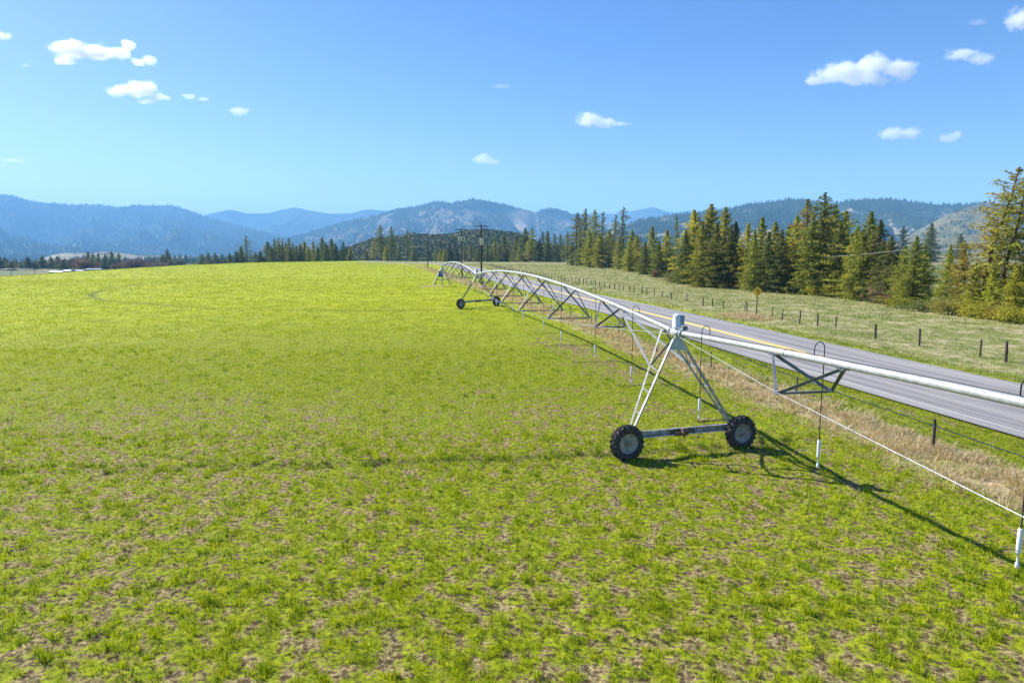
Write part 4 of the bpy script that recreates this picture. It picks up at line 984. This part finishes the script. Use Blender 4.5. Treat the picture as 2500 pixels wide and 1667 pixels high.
# pines in the middle, nearer the road bend
W3 = [(1384, 565, None, 'pine', 'grey', 330, .9), (1407, 519, None, 'pine', 'grey', 300, 1), (1427, 509, None, 'pine', 'grey', 285, .85), (1450, 512, None, 'pine', 'green', 275, .9), (1469, 517, None, 'sparse', 'grey', 265, .9), (1485, 560, None, 'fir', 'green', 262, .8),
      (1499, 524, None, 'sparse', 'dark', 255, .9), (1437, 560, None, 'fir', 'olive', 270, .8), (1416, 575, None, 'fir', 'grey', 290, .8), (1461, 570, None, 'fir', 'olive', 262, .8), (1540, 560, None, 'fir', 'green', 225, .8), (1534, 590, None, 'fir', 'olive', 215, .8), (1396, 590, None, 'fir', 'grey', 300, .8), (1510, 575, None, 'dark', 'green', 245, .8)]
grove(W3, 'tall pines beyond the pasture', 'tall pines beyond the pasture')
ctr = [(1282, 557), (1298, 553), (1261, 576), (1231, 573), (1208, 581), (1325, 564), (1336, 564), (1353, 570), (1367, 570), (1347, 598), (1246, 621), (1291, 582), (1152, 590), (1169, 600), (1117, 603), (1065, 600), (1087, 603), (1190, 592),
       (1268, 592), (1316, 582), (1362, 600), (1308, 600), (1220, 600), (1135, 600), (1180, 606), (1278, 604), (1335, 592), (1374, 590), (1100, 596), (1078, 606), (1049, 605), (1201, 603), (1240, 590)]
W4 = [(px, ty_, None, random.choice(['pine', 'fir', 'firslim', 'pine']), random.choice(['grey', 'green', 'blue', 'olive', 'dark']), random.uniform(395, 470), random.uniform(.8, 1.1)) for px, ty_ in ctr]
grove(W4, 'forest beyond the road bend', 'conifers beyond the road bend')
lf = [(607, 575, 'sparse', 'dark'), (594, 600, 'fir', 'grey'), (582, 612, 'fir', 'blue'), (566, 618, 'fir', 'dark'), (659, 589, 'fir', 'grey'), (676, 582, 'pine', 'grey'), (686, 579, 'pine', 'green'), (711, 580, 'pine', 'dark'), (703, 592, 'fir', 'grey'), (729, 600, 'fir', 'dark'), (748, 589, 'fir', 'olive'),
      (738, 596, 'fir', 'grey'), (769, 589, 'firslim', 'green'), (791, 579, 'fir', 'dark'), (814, 582, 'fir', 'dark'), (842, 589, 'firslim', 'blue'), (803, 602, 'fir', 'grey'), (780, 602, 'fir', 'dark'), (640, 612, 'fir', 'blue'), (628, 616, 'fir', 'dark'), (720, 606, 'fir', 'grey'), (757, 606, 'fir', 'dark')]
W5 = [(a, b, None, k, c, random.uniform(440, 520), random.uniform(.9, 1.2)) for a, b, k, c in lf + [(a + 9, b + 12, k, c) for a, b, k, c in lf[4:]]]
grove(W5, 'conifers behind the field', 'conifers behind the field')
W6 = [(933, 548, None, 'pine', 'dark', 440, .95), (959, 553, None, 'pine', 'dark', 445, .9), (997, 561, None, 'sparse', 'dark', 430, .95), (897, 610, None, 'fir', 'grey', 450, .9), (914, 583, None, 'pine', 'rust', 470, .8), (858, 604, None, 'fir', 'rust', 460, .9), (1012, 600, None, 'fir', 'grey', 420, .9), (945, 598, None, 'fir', 'olive', 430, .8), (975, 605, None, 'fir', 'grey', 425, .8)]
grove(W6, 'pines before the rocky hill', 'pines before the rocky hill')
fl = [(15, 633, 'dark', 'dark'), (25, 631, 'fir', 'dark'), (40, 634, 'fir', 'grey'), (57, 637, 'fir', 'dark'), (76, 625, 'dark', 'dark'), (98, 634, 'fir', 'blue'), (112, 623, 'fir', 'dark'), (131, 624, 'dark', 'blue'), (148, 628, 'fir', 'dark'), (165, 630, 'dark', 'grey'), (223, 613, 'fir', 'dark'), (234, 618, 'fir', 'grey'),
      (247, 617, 'dark', 'dark'), (264, 620, 'fir', 'blue'), (280, 613, 'dark', 'dark'), (297, 617, 'fir', 'dark'), (415, 608, 'fir', 'dark'), (405, 620, 'fir', 'grey'), (497, 620, 'fir', 'grey'), (514, 614, 'dark', 'dark'), (530, 616, 'fir', 'grey'), (546, 621, 'fir', 'dark')]
W7 = [(a, b, None, k, c, random.uniform(640, 720), random.uniform(.9, 1.25)) for a, b, k, c in fl]
W7 += [(px + random.uniform(-4, 4), random.uniform(624, 638), None, random.choice(['dark', 'fir']), random.choice(['dark', 'blue', 'grey']), random.uniform(600, 700), random.uniform(1.5, 2.2)) for px in list(range(8, 165, 14)) + list(range(215, 310, 12)) + [400, 410, 420, 490, 508, 522, 538, 555]]
grove(W7, 'conifers by the lake', 'conifers near the farm')
W8 = [(180, 632, None, 'bare', 'purple', 640, 1.1), (197, 622, None, 'bare', 'purple', 650, 1.3), (212, 626, None, 'bare', 'brown', 640, 1.1), (312, 636, None, 'bare', 'grey', 620, 1.2), (326, 628, None, 'bare', 'purple', 640, 1.3), (343, 629, None, 'bare', 'purple', 630, 1.4), (360, 628, None, 'bare', 'purple', 640, 1.3),
      (376, 632, None, 'bare', 'purple', 620, 1.3), (393, 636, None, 'bare', 'purple', 600, 1.2), (285, 642, None, 'bare', 'brown', 600, 1.3), (260, 640, None, 'bare', 'grey', 610, 1.2), (480, 636, None, 'bare', 'grey', 560, 1.2), (505, 638, None, 'bare', 'grey', 540, 1.2)]
W8 += [(px, random.uniform(626, 640), None, 'bare', random.choice(['purple', 'purple', 'brown', 'grey']), random.uniform(560, 680), random.uniform(1.2, 1.7)) for px in (170, 190, 206, 222, 320, 334, 350, 368, 384, 400, 240, 430, 445)]
grove(W8, 'bare shrubs by the farm', 'bare shrubs by the farm')
W9 = [(2194, 552, None, 'pine', 'blue', 480, 1.2), (2262, 544, None, 'dark', 'dark', 420, .9), (2334, 570, None, 'fir', 'dark', 520, 1.0)]
grove(W9, 'lone conifers behind the wood', 'lone conifers in the far fields')
W10 = [(1566, 633, 663, 'bare', 'brown', None, 1), (1600, 655, 678, 'bare', 'brown', None, 1), (1645, 660, 690, 'bush', 'grey', None, 1.3), (1735, 680, 694, 'bare', 'brown', None, .9), (1770, 684, 699, 'bush', 'brown', None, 1.2), (1835, 672, 703, 'bush', 'lime', None, 1.4), (1862, 670, 704, 'bush', 'lime', None, 1.3), (1905, 690, 712, 'bush', 'grey', None, 1.2),
       (1990, 690, 719, 'bush', 'gold', None, 1.0), (2030, 698, 722, 'bush', 'gold', None, 1.1), (2110, 705, 731, 'bare', 'brown', None, .9), (2143, 690, 737, 'bare', 'brown', None, .9), (2170, 710, 745, 'bare', 'brown', None, .9), (2205, 718, 750, 'bush', 'lime', None, 1.6), (2250, 728, 758, 'bush', 'grey', None, 1.6),
       (2320, 725, 768, 'bush', 'rust', None, 1.4), (2385, 730, 776, 'bush', 'gold', None, 1.4), (2450, 735, 783, 'bush', 'rust', None, 1.3), (2490, 740, 788, 'bush', 'gold', None, 1.3), (1690, 672, 688, 'bush', 'olive', None, 1.2)]
grove(W10, 'undergrowth edging the pasture', 'shrubs along the pasture edge')
# fallen logs at the wood's edge
def log(px0, py0, px1, py1, label):
    a_, b_ = G(px0, py0), G(px1, py1); A_ = Vector((*a_, float(ground_z(*a_)) + .25)); B_ = Vector((*b_, float(ground_z(*b_)) + .3)); m = MB()
    m.tube([A_, A_.lerp(B_, .5) + Vector((0, 0, .12)), B_], [.24, .2, .13], 9); d_ = (B_ - A_)
    for k in range(5): q = A_.lerp(B_, .3 + .14 * k); m.tube([q, q + Vector((random.uniform(-.8, .8), -.2, random.uniform(.3, .9)))], [.05, .015], 5)
    tag(m.build('fallen_log', M_bark), label, 'log', 'fallen logs')
log(1685, 689, 1752, 694, 'dark fallen log at the wood edge, left of the pair'); log(1778, 696, 1834, 702, 'dark fallen log behind the curve warning sign')

# ---------------------------------------------------------------- farm in the hollow on the left
def shed(px, py_eave, dep, w, d, h, roof_h, wall, roof, rz, label):
    p = D(px, py_eave, dep); x, y = p.x, p.y; z = float(ground_z(x, y)); h = max(2.2, p.z - z); rt = empty('farm_shed', (x, y, z), R(rz)); tag(rt, label, 'shed', 'sheds of the farm in the hollow')
    m = MB(); m.box((0, 0, h / 2), (w, d, h)); m.add([(-w / 2, -d / 2, h), (-w / 2, d / 2, h), (-w / 2, 0, h + roof_h)], [(0, 2, 1)]); m.add([(w / 2, -d / 2, h), (w / 2, d / 2, h), (w / 2, 0, h + roof_h)], [(0, 1, 2)]); m.build('wall', wall, rt)
    m = MB(); e = .35
    for s in (-1, 1):
        a0 = (-w / 2 - e, s * (d / 2 + e), h - roof_h * e / (d / 2) + .02); b0_ = (w / 2 + e, s * (d / 2 + e), a0[2]); c0 = (w / 2 + e, 0, h + roof_h + .02); d0 = (-w / 2 - e, 0, h + roof_h + .02)
        q = [a0, b0_, c0, d0]; m.add(q + [(a, b, c + .12) for a, b, c in q], [(0, 1, 2, 3), (7, 6, 5, 4), (0, 4, 5, 1), (1, 5, 6, 2), (2, 6, 7, 3), (3, 7, 4, 0)])
    m.build('roof', roof, rt)
    m = MB(); m.box((w * .18, -d / 2 - .03, h * .42), (w * .16, .06, h * .8)); m.build('door', M_white, rt)
    m = MB(); m.box((-w * .22, -d / 2 - .03, h * .58), (w * .12, .06, h * .3)); m.build('window', M_dark, rt)
M_rw = simple('white metal roof', (.78, .80, .82), (.68, .72, .75), .6, .4, .1); M_rb = simple('blue grey metal roof', (.22, .30, .38), (.18, .25, .33), .6, .4, .1); M_wd = simple('dark shed wall', (.04, .055, .09), (.03, .04, .07), 1, .8); M_wb = simple('tan shed wall', (.36, .28, .20), (.28, .22, .16), 1, .8)
shed(141, 664, 440, 7.6, 7, 1.6, .5, M_wd, M_rw, 6, 'low dark shed with a white roof, leftmost building beyond the brow')
shed(168, 662, 450, 5.5, 6, 2.0, .8, M_wb, M_rb, -8, 'small shed with blue grey roof right of the white-roofed one')
shed(192, 661, 460, 6, 5, 1.3, .4, M_wb, M_rw, 12, 'small pale shed with white roof near the brow')
shed(232, 658, 480, 11, 7, 1.8, .6, M_wd, M_rb, -4, 'long low building behind the brow below the purple shrubs')
for px, lab in ((26, 'thin grey post left of the pair carrying the pale line'), (84, 'thin grey post right of the pair carrying the pale line')):
    p = D(px, 656, 260); z = float(ground_z(p.x, p.y)); m = MB(); m.tube([(0, 0, -.3), (0, 0, p.z - z)], .10, 8)
    rt = empty('line_post', (p.x, p.y, z)); tag(rt, lab, 'post', 'posts of the pale line'); m.build('pole', M_wire, rt)
    m = MB(); m.bar((-.5, 0, p.z - z - .1), (.5, 0, p.z - z - .1), .08); m.build('crossarm', M_wire, rt)
cable('overhead_wire', [D(-60, 656, 262), D(26, 656, 260), D(84, 656, 260), D(190, 656, 280), D(320, 659, 300), D(400, 659, 300)], .05, 'pale thin line running low above the hollow at the left brow', M_cable)

# ---------------------------------------------------------------- clouds
def cloud(label, blobs_, dep=15000, dens=.0025, nscale=4.2, seed=0, sharp=1.0):
    """blobs: (px, py, half width px, half height px). One box of drifting vapour whose density is the union of soft lobes eaten by noise."""
    x0 = min(b[0] - b[2] * 1.35 for b in blobs_); x1 = max(b[0] + b[2] * 1.35 for b in blobs_); y0 = min(b[1] - b[3] * 1.5 for b in blobs_); y1 = max(b[1] + b[3] * 1.5 for b in blobs_)
    c = D((x0 + x1) / 2, (y0 + y1) / 2, dep); k = dep / F
    wx, wz = (x1 - x0) * k, (y1 - y0) * k * 1.02; wy = max(wz * 1.6, wx * .45)
    m = MB(); m.box((0, 0, 0), (wx, wy, wz)); o = m.build('cloud', None); o.location = c; tag(o, label, 'cloud', 'small white clouds')
    t = NT('cloud vapour'); t.n.remove(t.b); P = t.coord('Object')
    nz = t.n.new('ShaderNodeTexNoise'); nz.inputs['Scale'].default_value = nscale / wz * 1.0; nz.inputs['Detail'].default_value = 5; nz.inputs['Roughness'].default_value = .62
    off = t.n.new('ShaderNodeMapping'); off.inputs['Location'].default_value = (seed * 911., seed * 37., 0); off.inputs['Scale'].default_value = (.75, .75, 1); t.l.new(P, off.inputs[0]); t.l.new(off.outputs[0], nz.inputs['Vector'])
    acc = None
    cx, cy = (x0 + x1) / 2, (y0 + y1) / 2
    for b in blobs_:
        mp = t.n.new('ShaderNodeMapping'); mp.vector_type = 'TEXTURE'
        mp.inputs['Location'].default_value = ((b[0] - cx) * k, 0, -(b[1] - cy) * k); mp.inputs['Scale'].default_value = (b[2] * k, max(b[3] * 1.4, b[2] * .4) * k, b[3] * k)
        t.l.new(P, mp.inputs[0]); ln = t.n.new('ShaderNodeVectorMath'); ln.operation = 'LENGTH'; t.l.new(mp.outputs[0], ln.inputs[0])
        v = t.math('SUBTRACT', 1.0, ln.outputs['Value']); acc = v if acc is None else t.math('MAXIMUM', acc, v)
    f = t.math('ADD', acc, t.math('MULTIPLY', t.math('SUBTRACT', nz.outputs[0], .5), 2.0))
    dn = t.math('MULTIPLY', t.ramp(f, .0, .55 / sharp), dens * 2.0)
    # keep clear of the box faces
    sc_ = t.n.new('ShaderNodeVolumeScatter'); sc_.inputs['Color'].default_value = (.97, .98, 1, 1); sc_.inputs['Anisotropy'].default_value = .35
    t.l.new(dn, sc_.inputs['Density']); em = None
    t.l.new(sc_.outputs[0], t.out.inputs['Volume']); o.data.materials.clear(); o.data.materials.append(t.m)
    t.m.cycles.homogeneous_volume = False if hasattr(t.m.cycles, 'homogeneous_volume') else False
    return o
CL = [('large elongated bright cloud high at the left', [(175, 122, 42, 24), (225, 127, 62, 20), (280, 128, 40, 15), (312, 112, 16, 12), (155, 148, 24, 10)], .0035),
      ('small bright puff just right of the large left cloud', [(340, 152, 22, 10), (365, 148, 18, 13)], .0028),
      ('domed bright cloud in the second row at the left', [(300, 222, 42, 16), (345, 218, 42, 20), (385, 236, 32, 9), (358, 245, 28, 8)], .0035),
      ('thin flat wisp right of the domed left cloud', [(462, 236, 20, 8), (496, 242, 18, 6)], .0016),
      ('faint small puff farthest right of the left clouds', [(585, 272, 26, 12)], .0014),
      ('cloud scrap cut by the left edge of the picture', [(8, 88, 22, 10)], .0018),
      ('faint tiny wisp under the large left cloud', [(63, 160, 14, 6)], .0008),
      ('lone low white cloud in the centre of the sky above the poles', [(1178, 390, 28, 12), (1200, 396, 26, 8), (1180, 382, 14, 9)], .0026),
      ('white cloud with a tail in the centre of the sky', [(1440, 292, 36, 18), (1478, 300, 40, 13), (1515, 302, 26, 6)], .0028),
      ('faint streak high in the centre of the sky', [(1225, 211, 30, 5)], .0007),
      ('largest lumpy cloud high at the right', [(2055, 178, 62, 26), (2130, 160, 44, 24), (2195, 172, 40, 24), (2105, 190, 70, 20), (2000, 195, 34, 12)], .0030),
      ('flat topped cloud between the largest right cloud and the edge', [(2350, 134, 44, 15), (2395, 144, 38, 13)], .0026),
      ('low domed cloud at the right above the wood', [(2180, 327, 38, 16), (2220, 326, 34, 15)], .0028),
      ('small low puff right of the low domed cloud', [(2315, 338, 28, 11), (2335, 330, 17, 11)], .0024),
      ('soft cloud cut by the upper right edge', [(2492, 46, 32, 26)], .0022),
      ('faint wisp beside the upper right edge cloud', [(2385, 55, 26, 8)], .0007),
      ('faint flat streak low at the far left', [(30, 392, 34, 6)], .0009)]
for i, (lab, bl, dn) in enumerate(CL):
    cloud(lab, bl, 15500 + 400 * (i % 3), dn, seed=i + 1)

# ---------------------------------------------------------------- haze
ZT = max(float(g_[1][:, :, 2].max()) for g_ in (rA, rB, rC, rE)) + 45; print('haze top', ZT)
m = MB(); m.box((0, 0, (ZT - 50) / 2), (30200, 30200, ZT + 50)); hz = m.build('haze', None); tag(hz, 'pale blue air haze over the valley and the ranges', 'haze', kind='stuff')
th = NT('haze'); th.n.remove(th.b); pv = th.n.new('ShaderNodeVolumePrincipled'); pv.inputs['Color'].default_value = (.27, .60, 1.0, 1)
pv.inputs['Density'].default_value = HAZE; pv.inputs['Anisotropy'].default_value = 0.0
th.l.new(pv.outputs[0], th.out.inputs['Volume']); hz.data.materials.clear(); hz.data.materials.append(th.m)
